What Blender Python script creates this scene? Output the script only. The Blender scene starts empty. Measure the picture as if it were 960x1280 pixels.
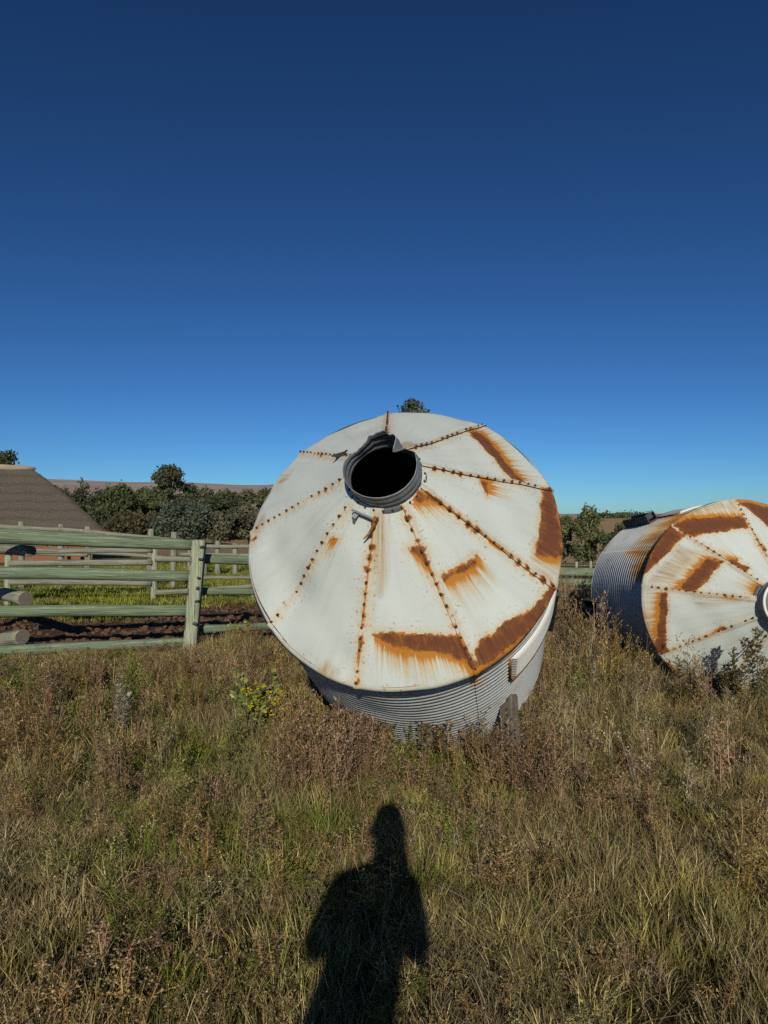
import bpy, math, random
import numpy as np
from mathutils import Vector, Matrix, Euler

PI = math.pi
R_ = math.radians
rng = np.random.default_rng(7)
random.seed(7)
sc = bpy.context.scene
COL = sc.collection

# ------------------------------------------------------------------ camera, sky, sun, exposure
CAM_H = 1.60
F_PX, HORIZON = 860.0, 648.0           # focal length and horizon row of the 960 x 1280 photograph
cam_d = bpy.data.cameras.new('camera')
cam = bpy.data.objects.new('camera', cam_d)
COL.objects.link(cam)
cam.location = (0, 0, CAM_H)
cam.rotation_euler = (R_(90) + math.atan((HORIZON - 640) / F_PX), 0, 0)
cam_d.sensor_fit = 'VERTICAL'
cam_d.sensor_height = 24.0
cam_d.lens = 24.0 * F_PX / 1280.0
cam_d.clip_start = 0.02
cam_d.clip_end = 20000
sc.camera = cam

SUN_EL, SUN_AZ = R_(23.3), R_(1.0)     # sun behind the camera, a touch to the left
to_sun = Vector((-math.sin(SUN_AZ) * math.cos(SUN_EL), -math.cos(SUN_AZ) * math.cos(SUN_EL), math.sin(SUN_EL)))
world = bpy.data.worlds.new('World')
sc.world = world
world.use_nodes = True
wn = world.node_tree
bg = wn.nodes['Background']
sky = wn.nodes.new('ShaderNodeTexSky')
sky.sky_type = 'NISHITA'
sky.sun_disc = False
sky.sun_elevation = SUN_EL
sky.sun_rotation = math.atan2(to_sun.x, to_sun.y)
sky.altitude = 2500
sky.air_density = 1.0
sky.dust_density = 1.8
sky.ozone_density = 6.0
deep = wn.nodes.new('ShaderNodeGamma')   # the photograph's contrasty sky, the same in every direction
deep.inputs[1].default_value = 1.34
dim = wn.nodes.new('ShaderNodeVectorMath')
dim.operation = 'MULTIPLY'
dim.inputs[1].default_value = (0.61, 0.735, 0.73)
wn.links.new(sky.outputs[0], dim.inputs[0])
wn.links.new(dim.outputs[0], deep.inputs[0])
wn.links.new(deep.outputs[0], bg.inputs[0])
bg.inputs[1].default_value = 0.053
sun_d = bpy.data.lights.new('sun', 'SUN')
sun_d.energy = 3.6
sun_d.angle = R_(0.53)
sun_d.color = (1.0, 0.935, 0.80)
sun = bpy.data.objects.new('sun', sun_d)
COL.objects.link(sun)
sun.rotation_euler = to_sun.to_track_quat('Z', 'Y').to_euler()
sun.location = (0, -20, 30)
vs = sc.view_settings
vs.view_transform = 'Standard'
vs.look = 'None'
vs.exposure = 0.06
vs.gamma = 1.0
vs.use_curve_mapping = False
sc.cycles.use_denoising = False
sc.cycles.max_bounces = 4
sc.cycles.diffuse_bounces = 2
sc.cycles.glossy_bounces = 2
sc.cycles.sample_clamp_indirect = 1.0
sc.cycles.transmission_bounces = 2
sc.cycles.transparent_max_bounces = 4
sc.cycles.use_adaptive_sampling = True
sc.cycles.adaptive_threshold = 0.012


# ------------------------------------------------------------------ helpers
def at(px, py, D):
    """world point seen at a photograph pixel, D metres ahead"""
    return Vector(((px - 480) / F_PX * D, D, CAM_H + (HORIZON - py) / F_PX * D))


def smooth(a, b, x):
    t = np.clip((x - a) / (b - a), 0, 1)
    return t * t * (3 - 2 * t)


def terrain(x, y):
    x = np.asarray(x, float)
    y = np.asarray(y, float)
    r = np.hypot(x, y)
    t = smooth(-0.35, 0.3, x / np.maximum(np.abs(y), 1.0))
    valley = (-1.2 * (1 - t) - 4.2 * t) * smooth(18, 90, r)
    left = 74 * smooth(260, 1500, r) * (1 - smooth(0.05, 0.25, x / np.maximum(np.abs(y), 1.0)))
    left = left * (0.97 + 0.035 * np.sin(x * 0.011 + 1) + 0.02 * np.sin(x * 0.027 + y * 0.004))
    right = 6.0 * smooth(95, 230, r) * t + 9 * smooth(400, 1500, r) * t
    near = 0.018 * np.sin(x * 1.3 + 0.4) * np.sin(y * 1.1) + 0.012 * np.sin(x * 3.1 + y * 2.3)
    return valley + left + right + near * (1 - smooth(15, 40, r))


def link(o, parent=None):
    COL.objects.link(o)
    if parent is not None:
        o.parent = parent
    return o


def mesh_obj(name, V, F, mats, parent=None, smooth_=False, mi=None, uv=None, attrs=None, col=None):
    me = bpy.data.meshes.new(name)
    V = np.asarray(V, float)
    me.from_pydata(V.tolist(), [], [tuple(int(i) for i in f) for f in F])
    if not isinstance(mats, (list, tuple)):
        mats = [mats]
    for m in mats:
        me.materials.append(m)
    if mi is not None:
        me.polygons.foreach_set('material_index', np.asarray(mi, dtype=np.int32))
    if smooth_:
        me.polygons.foreach_set('use_smooth', np.ones(len(me.polygons), dtype=bool))
    if uv is not None:
        ul = me.uv_layers.new(name='UVMap')
        li = np.empty(len(me.loops), dtype=np.int32)
        me.loops.foreach_get('vertex_index', li)
        ul.data.foreach_set('uv', np.asarray(uv, np.float32)[li].ravel())
    if attrs:
        for k, a in attrs.items():
            at_ = me.attributes.new(k, 'FLOAT', 'POINT')
            at_.data.foreach_set('value', np.asarray(a, np.float32))
    if col is not None:
        ca = me.attributes.new('Col', 'FLOAT_COLOR', 'POINT')
        c4 = np.ones((len(V), 4), np.float32)
        c4[:, :3] = col
        ca.data.foreach_set('color', c4.ravel())
    me.update()
    return link(bpy.data.objects.new(name, me), parent)


def tag(o, label=None, cat=None, group=None, kind=None):
    if label:
        o['label'] = label
    if cat:
        o['category'] = cat
    if group:
        o['group'] = group
    if kind:
        o['kind'] = kind
    return o


def empty(name, loc=(0, 0, 0), label=None, cat=None, group=None):
    o = bpy.data.objects.new(name, None)
    o.location = loc
    o.empty_display_size = 0.2
    COL.objects.link(o)
    return tag(o, label, cat, group)


class MB:
    """collects shapes into one mesh"""
    def __init__(self):
        self.V, self.F, self.UV, self.M = [], [], [], []

    def add(self, V, F, uv=None, m=0):
        b = len(self.V)
        self.V += [tuple(v) for v in V]
        self.UV += [tuple(u) for u in (uv if uv is not None else [(v[0], v[2]) for v in V])]
        for k, f in enumerate(F):
            self.F.append(tuple(i + b for i in f))
            self.M.append(m[k] if isinstance(m, (list, tuple)) else m)

    def box(self, c, s, rot=None, m=0, bev=0.0):
        hx, hy, hz = s[0] / 2, s[1] / 2, s[2] / 2
        if bev <= 0:
            V = [Vector((x, y, z)) for z in (-hz, hz) for y in (-hy, hy) for x in (-hx, hx)]
            F = [(0, 2, 3, 1), (4, 5, 7, 6), (0, 1, 5, 4), (2, 6, 7, 3), (0, 4, 6, 2), (1, 3, 7, 5)]
        else:
            b = bev
            V, F = [], []
            ring = [(hx - b, hy), (hx, hy - b), (hx, -hy + b), (hx - b, -hy), (-hx + b, -hy), (-hx, -hy + b), (-hx, hy - b), (-hx + b, hy)]
            for zz, sh in ((-hz, 1), (-hz + b, 0), (hz - b, 0), (hz, 1)):
                for (x, y) in ring:
                    k = b * 0.7 * sh
                    V.append(Vector((x - math.copysign(k, x), y - math.copysign(k, y), zz)))
            for l in range(3):
                for i in range(8):
                    j = (i + 1) % 8
                    F.append((l * 8 + j, l * 8 + i, l * 8 + 8 + i, l * 8 + 8 + j))
            F.append(tuple(range(8)))
            F.append(tuple(24 + i for i in reversed(range(8))))
        Rm = rot if rot is not None else Matrix.Identity(3)
        V = [Rm @ v + Vector(c) for v in V]
        self.add(V, F, m=m)

    def tube(self, pts, radii, n=10, caps=True, m=0, mcap=None, wob=0.0, seed=0, u0=0.0):
        pts = [Vector(p) for p in pts]
        if not isinstance(radii, (list, tuple, np.ndarray)):
            radii = [radii] * len(pts)
        r0 = random.Random(seed)
        V, UV, F, M = [], [], [], []
        L = 0
        ph = [r0.uniform(0, 6.28) for _ in range(6)]
        prev = None
        for i, p in enumerate(pts):
            t = (pts[min(i + 1, len(pts) - 1)] - pts[max(i - 1, 0)]).normalized()
            if prev is None:
                ref = Vector((0, 0, 1)) if abs(t.z) < 0.9 else Vector((0, 1, 0))
                a = t.cross(ref).normalized()
            else:
                a = (prev - t * prev.dot(t)).normalized()
            prev = a
            b = t.cross(a)
            if i:
                L += (p - pts[i - 1]).length
            for k in range(n):
                th = 2 * PI * k / n
                rr = radii[i] * (1 + wob * (math.sin(2 * th + ph[0] + L * 1.3) * 0.5 + math.sin(3 * th + ph[1] - L * 2.1) * 0.3 + math.sin(L * 4 + ph[2] + th) * 0.4))
                V.append(p + a * math.cos(th) * rr + b * math.sin(th) * rr)
                UV.append((L + u0, k / n))
        for i in range(len(pts) - 1):
            for k in range(n):
                j = (k + 1) % n
                F.append((i * n + k, i * n + j, (i + 1) * n + j, (i + 1) * n + k))
                M.append(m)
        if caps:
            mc = m if mcap is None else mcap
            F.append(tuple(reversed(range(n))))
            F.append(tuple((len(pts) - 1) * n + k for k in range(n)))
            M += [mc, mc]
        self.add(V, F, UV, M)

    def build(self, name, mats, parent=None, smooth_=False):
        return mesh_obj(name, np.array([tuple(v) for v in self.V]), self.F, mats, parent, smooth_, mi=self.M, uv=np.array(self.UV))


# ------------------------------------------------------------------ materials
class G:
    def __init__(self, name):
        self.mat = bpy.data.materials.new(name)
        self.mat.use_nodes = True
        self.nt = self.mat.node_tree
        self.p = self.nt.nodes['Principled BSDF']
        self.out = self.nt.nodes['Material Output']

    def n(self, t, props=None, **ins):
        nd = self.nt.nodes.new(t)
        for k, v in (props or {}).items():
            setattr(nd, k, v)
        for k, v in ins.items():
            key = int(k[1:]) if k[0] == 'i' and k[1:].isdigit() else k.replace('_', ' ')
            self.set(nd.inputs[key], v)
        return nd

    def set(self, s, v):
        if isinstance(v, bpy.types.NodeSocket):
            self.nt.links.new(v, s)
        else:
            s.default_value = v

    def math(self, op, a, b=0.0, c=0.0, clamp=False):
        nd = self.n('ShaderNodeMath', {'operation': op, 'use_clamp': clamp})
        for i, v in enumerate((a, b, c)):
            self.set(nd.inputs[i], v)
        return nd.outputs[0]

    def mix(self, fac, a, b, blend='MIX'):
        nd = self.n('ShaderNodeMix', {'data_type': 'RGBA', 'blend_type': blend})
        self.set(nd.inputs[0], fac)
        for i, v in ((6, a), (7, b)):
            self.set(nd.inputs[i], (*v, 1) if isinstance(v, tuple) and len(v) == 3 else v)
        return nd.outputs[2]

    def ss(self, x, a, b):
        nd = self.n('ShaderNodeMapRange', {'interpolation_type': 'SMOOTHSTEP'})
        self.set(nd.inputs[0], x)
        nd.inputs[1].default_value, nd.inputs[2].default_value = a, b
        return nd.outputs[0]

    def noise(self, vec, scale, detail=4.0, rough=0.55, dist=0.0):
        nd = self.n('ShaderNodeTexNoise')
        if vec is not None:
            self.set(nd.inputs['Vector'], vec)
        nd.inputs['Scale'].default_value = scale
        nd.inputs['Detail'].default_value = detail
        nd.inputs['Roughness'].default_value = rough
        nd.inputs['Distortion'].default_value = dist
        return nd.outputs[0]

    def mapv(self, vec, scale, loc=(0, 0, 0)):
        nd = self.n('ShaderNodeMapping')
        self.set(nd.inputs[0], vec)
        nd.inputs['Scale'].default_value = scale
        nd.inputs['Location'].default_value = loc
        return nd.outputs[0]

    def obj(self):
        return self.n('ShaderNodeTexCoord').outputs['Object']

    def uv(self):
        return self.n('ShaderNodeTexCoord').outputs['UV']

    def attr(self, name):
        return self.n('ShaderNodeAttribute', {'attribute_name': name})

    def rand(self):
        return self.n('ShaderNodeObjectInfo').outputs['Random']

    def ramp(self, fac, stops):
        nd = self.n('ShaderNodeValToRGB')
        self.set(nd.inputs[0], fac)
        e = nd.color_ramp.elements
        while len(e) < len(stops):
            e.new(0.5)
        for i, (p, c) in enumerate(stops):
            e[i].position = p
            e[i].color = (*c, 1)
        return nd.outputs[0]

    def bump(self, h, strength, dist):
        nd = self.n('ShaderNodeBump')
        nd.inputs['Strength'].default_value = strength
        nd.inputs['Distance'].default_value = dist
        self.set(nd.inputs['Height'], h)
        self.nt.links.new(nd.outputs[0], self.p.inputs['Normal'])

    def done(self, color=None, rough=None, metal=None, spec=None):
        for k, v in (('Base Color', color), ('Roughness', rough), ('Metallic', metal), ('Specular IOR Level', spec)):
            if v is not None:
                if isinstance(v, tuple) and len(v) == 3:
                    v = (*v, 1)
                self.set(self.p.inputs[k], v)
        return self.mat


def m_plain(name, c, rough=0.7, metal=0.0, spec=0.3, var=0.25, scale=9.0):
    g = G(name)
    f = g.noise(g.obj(), scale, 5, 0.6)
    col = g.mix(f, tuple(x * (1 - var) for x in c), tuple(min(1, x * (1 + var)) for x in c))
    return g.done(col, rough, metal, spec)


def m_roof():
    """weathered white paint with rust that runs down the old roof slope"""
    g = G('painted_roof_steel')
    uv, o = g.uv(), g.obj()
    paint = g.mix(g.noise(o, 2.1, 5, 0.6), (0.51, 0.55, 0.51), (0.62, 0.655, 0.605))
    grime = g.ss(g.noise(g.mapv(uv, (9, 1.3, 1)), 1.0, 5, 0.65), 0.46, 0.76)
    paint = g.mix(g.math('MULTIPLY', grime, 0.26), paint, (0.34, 0.33, 0.26))
    dull = g.ss(g.noise(o, 1.5, 4, 0.6), 0.45, 0.7)
    paint = g.mix(g.math('MULTIPLY', dull, 0.2), paint, (0.42, 0.43, 0.38))
    speck = g.ss(g.noise(o, 46, 3, 0.6), 0.66, 0.74)
    paint = g.mix(g.math('MULTIPLY', speck, 0.22), paint, (0.30, 0.27, 0.2))
    stain = g.attr('stain').outputs['Fac']
    sn = g.noise(g.mapv(uv, (30, 2.5, 1), (3, 1, 0)), 1.0, 4, 0.6)
    stain = g.math('MULTIPLY', stain, g.ss(sn, 0.25, 0.7))
    paint = g.mix(g.math('MULTIPLY', stain, 0.85), paint, (0.36, 0.22, 0.07))
    # distance to the rust patches (m) with a ragged edge
    rd = g.attr('rd').outputs['Fac']
    dr = g.attr('drip').outputs['Fac']
    edge = g.math('ADD', g.math('MULTIPLY', g.math('SUBTRACT', g.noise(o, 24, 6, 0.65), 0.5), 0.06), g.math('MULTIPLY', g.math('SUBTRACT', g.noise(o, 8, 3, 0.6), 0.5), 0.075))
    edge2 = g.math('MULTIPLY', g.math('SUBTRACT', g.noise(o, 90, 3, 0.6), 0.5), 0.018)
    d = g.math('ADD', rd, g.math('ADD', edge, edge2))
    chip = g.math('MULTIPLY', g.ss(g.noise(o, 55, 4, 0.7), 0.60, 0.66), g.ss(rd, 0.13, 0.01))
    solid = g.math('MAXIMUM', g.ss(d, 0.004, -0.006), chip)
    st = g.noise(g.mapv(uv, (46, 0.9, 1)), 1.0, 3, 0.6)
    st2 = g.noise(g.mapv(uv, (120, 2.2, 1), (5, 2, 0)), 1.0, 2, 0.6)
    sl = g.math('ADD', g.math('MULTIPLY', g.ss(st, 0.30, 0.72), 0.20), g.math('MULTIPLY', g.ss(st2, 0.33, 0.7), 0.10))
    run = g.math('SUBTRACT', 1.0, g.math('DIVIDE', dr, g.math('ADD', sl, 0.012)), clamp=True)
    run_o = g.math('SUBTRACT', 1.0, g.math('DIVIDE', dr, g.math('ADD', g.math('MULTIPLY', sl, 0.42), 0.006)), clamp=True)
    halo = g.ss(d, 0.05, -0.01)
    yel = g.math('MAXIMUM', g.math('MULTIPLY', run, 0.95), g.math('MULTIPLY', halo, 0.45), clamp=True)
    c = g.mix(yel, paint, (0.54, 0.34, 0.09))
    c = g.mix(g.ss(run_o, 0.03, 0.7), c, (0.46, 0.175, 0.018))
    rn = g.noise(o, 15, 7, 0.7)
    rn2 = g.noise(g.mapv(uv, (60, 6, 1)), 1.0, 4, 0.6)
    rust = g.ramp(g.math('ADD', g.math('MULTIPLY', rn, 0.6), g.math('MULTIPLY', rn2, 0.4)),
                  [(0.30, (0.07, 0.025, 0.014)), (0.45, (0.135, 0.046, 0.019)), (0.58, (0.23, 0.083, 0.024)), (0.74, (0.38, 0.155, 0.042))])
    deep = g.ss(g.math('ADD', d, g.math('MULTIPLY', g.math('SUBTRACT', rn2, 0.5), 0.06)), -0.012, -0.055)
    rust = g.mix(g.math('MULTIPLY', deep, g.math('ADD', 0.25, g.math('MULTIPLY', g.ss(rn, 0.35, 0.6), 0.6))), rust, (0.125, 0.042, 0.02))
    lip = g.ss(d, -0.014, 0.0)
    rust = g.mix(g.math('MULTIPLY', lip, 0.75), rust, (0.48, 0.18, 0.022))
    c = g.mix(solid, c, rust)
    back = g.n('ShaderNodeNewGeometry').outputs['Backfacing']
    c = g.mix(back, c, (0.07, 0.065, 0.06))       # unpainted inside, its colour darkened to deepen the shade in the opening
    anyr = g.math('MAXIMUM', solid, g.math('MULTIPLY', run_o, 0.6))
    rough = g.math('ADD', 0.52, g.math('MULTIPLY', anyr, 0.4))
    h = g.math('ADD', g.math('MULTIPLY', g.noise(o, 5.0, 3, 0.5), 0.7), g.math('MULTIPLY', g.math('MULTIPLY', rn, solid), 0.25))
    g.bump(h, 0.2, 0.010)
    return g.done(c, rough, 0.0, 0.35)


def m_galv(name='galvanised_wall'):
    g = G(name)
    uv, o = g.uv(), g.obj()
    base = g.mix(g.noise(o, 7, 5, 0.65), (0.44, 0.46, 0.46), (0.62, 0.63, 0.61))
    zz = g.ss(g.noise(o, 38, 3, 0.7), 0.45, 0.7)
    base = g.mix(g.math('MULTIPLY', zz, 0.35), base, (0.72, 0.73, 0.70))
    ru = g.attr('rd').outputs['Fac']
    st = g.noise(g.mapv(uv, (30, 1.2, 1)), 1.0, 4, 0.6)
    m = g.math('MULTIPLY', ru, g.math('ADD', 0.25, g.math('MULTIPLY', g.ss(st, 0.25, 0.55), 0.9)), clamp=True)
    gen = g.math('MULTIPLY', g.ss(g.noise(g.mapv(uv, (16, 1.5, 1), (9, 4, 0)), 1.0, 5, 0.65), 0.60, 0.78), 0.45)
    mm = g.math('MAXIMUM', m, gen)
    rust = g.ramp(mm, [(0.0, (0.42, 0.34, 0.2)), (0.4, (0.44, 0.25, 0.07)), (0.75, (0.30, 0.12, 0.03)), (1.0, (0.15, 0.05, 0.02))])
    c = g.mix(g.ss(mm, 0.06, 0.5), base, rust)
    metal = g.math('MULTIPLY', g.math('SUBTRACT', 1.0, g.ss(mm, 0.05, 0.4)), 0.22)
    mud = g.math('MULTIPLY', g.ss(g.noise(o, 3.0, 5, 0.65), 0.48, 0.7), 0.5)
    c = g.mix(mud, c, (0.30, 0.26, 0.20))
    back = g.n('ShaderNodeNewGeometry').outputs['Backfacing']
    c = g.mix(back, c, (0.07, 0.065, 0.06))       # inner side darkened in colour so the tank's hollow stays in shade
    g.bump(g.noise(o, 30, 3, 0.6), 0.2, 0.004)
    return g.done(c, g.math('ADD', 0.42, g.math('MULTIPLY', mm, 0.4)), metal, 0.4)


def m_collar():
    g = G('weathered_zinc')
    o = g.obj()
    c = g.mix(g.noise(o, 14, 6, 0.65), (0.17, 0.185, 0.205), (0.40, 0.41, 0.41))
    r = g.ss(g.noise(o, 22, 4, 0.7), 0.58, 0.72)
    c = g.mix(g.math('MULTIPLY', r, 0.45), c, (0.27, 0.15, 0.07))
    return g.done(c, 0.5, 0.45, 0.4)


def m_wood(name, a, b, crack=(0.07, 0.075, 0.055), grey=(0.30, 0.30, 0.25)):
    g = G(name)
    uv = g.uv()
    c = g.mix(g.ss(g.noise(g.mapv(uv, (1.6, 9, 1)), 2.0, 6, 0.7), 0.3, 0.7), a, b)
    c = g.mix(g.math('MULTIPLY', g.ss(g.noise(g.mapv(uv, (0.7, 3, 1), (4, 2, 0)), 3.0, 4, 0.6), 0.5, 0.72), 0.55), c, grey)
    ck = g.noise(g.mapv(uv, (1.4, 34, 1), (2, 7, 0)), 1.0, 5, 0.6, 0.6)
    ckm = g.ss(ck, 0.545, 0.60)
    c = g.mix(g.math('MULTIPLY', ckm, 0.9), c, crack)
    kn = g.ss(g.noise(g.mapv(uv, (3.2, 9, 1), (8, 1, 0)), 1.0, 2, 0.5), 0.70, 0.76)
    c = g.mix(g.math('MULTIPLY', kn, 0.8), c, (0.06, 0.055, 0.04))
    wt = g.ss(g.noise(g.mapv(uv, (9, 5, 1), (1, 3, 0)), 1.3, 3, 0.6), 0.66, 0.70)
    c = g.mix(g.math('MULTIPLY', wt, 0.5), c, (0.5, 0.52, 0.47))
    g.bump(g.math('SUBTRACT', g.noise(g.mapv(uv, (2, 22, 1)), 1.0, 5, 0.6), g.math('MULTIPLY', ckm, 0.8)), 0.5, 0.01)
    return g.done(c, 0.8, 0.0, 0.2)


def m_endgrain():
    g = G('sawn_end_grain')
    o = g.obj()
    c = g.mix(g.noise(o, 40, 4, 0.7), (0.10, 0.088, 0.07), (0.20, 0.18, 0.15))
    return g.done(c, 0.9, 0.0, 0.1)


def m_thatch():
    g = G('weathered_thatch')
    o = g.obj()
    c = g.mix(g.noise(g.mapv(o, (7, 7, 1.6)), 2.4, 7, 0.75), (0.105, 0.086, 0.068), (0.25, 0.207, 0.162))
    c = g.mix(g.math('MULTIPLY', g.ss(g.noise(o, 0.7, 4, 0.6), 0.45, 0.7), 0.5), c, (0.17, 0.15, 0.115))
    wv = g.n('ShaderNodeTexWave', {'wave_type': 'BANDS', 'bands_direction': 'Z'}, Vector=o)
    wv.inputs['Scale'].default_value = 0.9
    wv.inputs['Distortion'].default_value = 3.0
    wv.inputs['Detail'].default_value = 3.0
    c = g.mix(g.math('MULTIPLY', g.ss(wv.outputs[1], 0.55, 0.95), 0.35), c, (0.10, 0.085, 0.068))
    g.bump(g.noise(g.mapv(o, (14, 14, 2.5)), 2.0, 6, 0.7), 0.9, 0.12)
    return g.done(c, 0.95, 0, 0.05)


def m_brick():
    g = G('orange_brickwork')
    o = g.obj()
    sw = g.n('ShaderNodeSeparateXYZ', None, i0=o)
    cv = g.n('ShaderNodeCombineXYZ', None, i0=sw.outputs[0], i1=sw.outputs[2])
    b = g.n('ShaderNodeTexBrick', None, Vector=cv.outputs[0], Color1=(0.36, 0.13, 0.055, 1), Color2=(0.28, 0.09, 0.04, 1), Mortar=(0.2, 0.16, 0.12, 1))
    b.inputs['Scale'].default_value = 1.0
    b.inputs['Brick Width'].default_value = 0.22
    b.inputs['Row Height'].default_value = 0.075
    b.inputs['Mortar Size'].default_value = 0.008
    c = g.mix(g.noise(o, 3, 4, 0.6), b.outputs[0], (0.25, 0.1, 0.05), 'MIX')
    return g.done(c, 0.9, 0, 0.1)


def m_foliage(name, a, b, c2=None):
    g = G(name)
    at_ = g.attr('tone').outputs['Fac']
    c = g.mix(0.18, g.mix(at_, a, b), (0.14, 0.14, 0.11))
    if c2:
        c = g.mix(g.ss(g.noise(g.obj(), 0.35, 3, 0.6), 0.5, 0.7), c, c2)
    g.done(c, 0.75, 0, 0.15)
    tr = g.n('ShaderNodeBsdfTranslucent')
    g.set(tr.inputs[0], c)
    mx = g.n('ShaderNodeMixShader')
    mx.inputs[0].default_value = 0.18
    g.nt.links.new(g.p.outputs[0], mx.inputs[1])
    g.nt.links.new(tr.outputs[0], mx.inputs[2])
    g.nt.links.new(mx.outputs[0], g.out.inputs[0])
    return g.mat


def m_blade(name='plant_fibre'):
    """per-blade colour, with a shift from plant to plant"""
    g = G(name)
    c = g.attr('Col').outputs['Color']
    hs = g.n('ShaderNodeHueSaturation')
    r = g.rand()
    g.set(hs.inputs['Hue'], g.math('ADD', 0.482, g.math('MULTIPLY', r, 0.036)))
    g.set(hs.inputs['Saturation'], g.math('ADD', 0.82, g.math('MULTIPLY', r, 0.3)))
    r2 = g.math('FRACT', g.math('MULTIPLY', r, 13.7))
    g.set(hs.inputs['Value'], g.math('ADD', 0.60, g.math('MULTIPLY', r2, 0.66)))
    g.set(hs.inputs['Color'], c)
    c = hs.outputs[0]
    return g.done(c, 0.7, 0, 0.15)


def m_ground():
    g = G('field_soil')
    o = g.obj()
    s = g.n('ShaderNodeSeparateXYZ', None, i0=o)
    x, y = s.outputs[0], s.outputs[1]
    n1 = g.noise(o, 0.45, 5, 0.6)
    n2 = g.noise(o, 5.0, 7, 0.7)
    n3 = g.noise(o, 40.0, 4, 0.7)
    soil = g.ramp(g.math('ADD', g.math('MULTIPLY', n2, 0.7), g.math('MULTIPLY', n3, 0.3)),
                  [(0.3, (0.05, 0.031, 0.021)), (0.5, (0.12, 0.072, 0.046)), (0.72, (0.20, 0.125, 0.082))])
    litter = g.mix(n3, (0.028, 0.02, 0.011), (0.10, 0.072, 0.036))
    pasture = g.mix(n2, (0.07, 0.085, 0.022), (0.17, 0.15, 0.05))
    dry = g.mix(g.noise(o, 0.08, 6, 0.65), (0.30, 0.215, 0.115), (0.42, 0.30, 0.165))
    dist = g.math('ADD', y, g.math('MULTIPLY', g.math('SUBTRACT', n1, 0.5), 4.0))
    c = g.mix(g.ss(dist, 7.4, 8.8), litter, soil)
    c = g.mix(g.ss(dist, 12.2, 13.4), c, pasture)
    c = g.mix(g.ss(dist, 24, 40), c, dry)
    # right of the tanks the weeds go on to the far fence
    c = g.mix(g.math('MULTIPLY', g.ss(x, 0.5, 1.6), g.ss(dist, 22, 16)), c, litter)
    far = g.ss(y, 200, 600)
    veld = g.mix(g.ss(g.noise(o, 0.012, 5, 0.65), 0.42, 0.62), (0.37, 0.285, 0.235), (0.45, 0.36, 0.295))  # hill colours paled and greyed to stand in for distance haze
    bush = g.ss(g.noise(o, 0.03, 4, 0.7), 0.6, 0.68)
    veld = g.mix(g.math('MULTIPLY', bush, 0.5), veld, (0.13, 0.12, 0.08))
    c = g.mix(far, c, veld)
    g.bump(g.math('ADD', n2, g.math('MULTIPLY', n3, 0.4)), 0.9, 0.06)
    return g.done(c, 0.95, 0, 0.05)


M = {}
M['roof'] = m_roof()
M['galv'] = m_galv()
M['collar'] = m_collar()
M['bolt'] = m_plain('rusty_bolt', (0.085, 0.034, 0.018), 0.8, 0.1, 0.3, 0.5, 40)
M['steel'] = m_plain('dark_steel', (0.045, 0.045, 0.05), 0.6, 0.3, 0.4, 0.4, 12)
M['greysteel'] = m_plain('dull_grey_steel', (0.17, 0.165, 0.15), 0.65, 0.25, 0.4, 0.4, 18)
M['rustbar'] = m_plain('rusty_steel', (0.27, 0.115, 0.035), 0.85, 0.0, 0.2, 0.5, 14)
M['hatch'] = m_plain('white_hatch_paint', (0.72, 0.72, 0.66), 0.5, 0.0, 0.4, 0.1, 6)
M['dark'] = m_plain('dark_inside', (0.02, 0.02, 0.022), 0.9, 0, 0.1, 0.2)
M['rail'] = m_wood('green_treated_pole', (0.105, 0.155, 0.088), (0.245, 0.295, 0.185))
M['post'] = m_wood('pale_green_post', (0.26, 0.29, 0.19), (0.38, 0.395, 0.27))
M['oldrail'] = m_wood('weathered_grey_pole', (0.20, 0.205, 0.15), (0.31, 0.30, 0.22))
M['end'] = m_endgrain()
M['thatch'] = m_thatch()
M['cap'] = m_plain('ridge_mortar', (0.33, 0.27, 0.19), 0.9, 0, 0.1, 0.25, 3)
M['brick'] = m_brick()
M['blade'] = m_blade()
M['ground'] = m_ground()
M['bark'] = m_plain('tree_bark', (0.13, 0.105, 0.085), 0.9, 0, 0.1, 0.4, 6)
M['palebark'] = m_plain('pale_bark', (0.33, 0.29, 0.24), 0.85, 0, 0.1, 0.3, 4)
M['fol_conifer'] = m_foliage('conifer_foliage', (0.028, 0.043, 0.018), (0.081, 0.100, 0.035))
M['fol_round'] = m_foliage('broadleaf_foliage', (0.045, 0.064, 0.020), (0.119, 0.140, 0.043))
M['fol_gum'] = m_foliage('gum_foliage', (0.046, 0.057, 0.025), (0.123, 0.130, 0.057))
M['fol_blue'] = m_foliage('bluegreen_foliage', (0.050, 0.074, 0.050), (0.126, 0.160, 0.106))
M['fol_olive'] = m_foliage('grey_olive_foliage', (0.077, 0.076, 0.041), (0.168, 0.153, 0.088))
M['fol_brown'] = m_foliage('brownish_foliage', (0.053, 0.045, 0.021), (0.126, 0.104, 0.044))
M['fol_poplar'] = m_foliage('poplar_foliage', (0.063, 0.082, 0.025), (0.168, 0.180, 0.057))

# ------------------------------------------------------------------ the ground (one sheet to the horizon)
rad = np.concatenate([[0.0], np.geomspace(0.6, 7000, 120)])
na = 180
ang = np.linspace(0, 2 * PI, na, endpoint=False)
GV = [(0, 0, float(terrain(0.0, 0.0)))]
for r in rad[1:]:
    xs, ys = r * np.sin(ang), r * np.cos(ang)
    zs = terrain(xs, ys)
    GV += list(zip(xs, ys, zs))
GF = [(0, 1 + (k + 1) % na, 1 + k) for k in range(na)]
for i in range(len(rad) - 2):
    b0, b1 = 1 + i * na, 1 + (i + 1) * na
    for k in range(na):
        j = (k + 1) % na
        GF.append((b0 + k, b0 + j, b1 + j, b1 + k))
ground = tag(mesh_obj('ground', GV, GF, M['ground'], smooth_=True), kind='structure')

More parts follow.
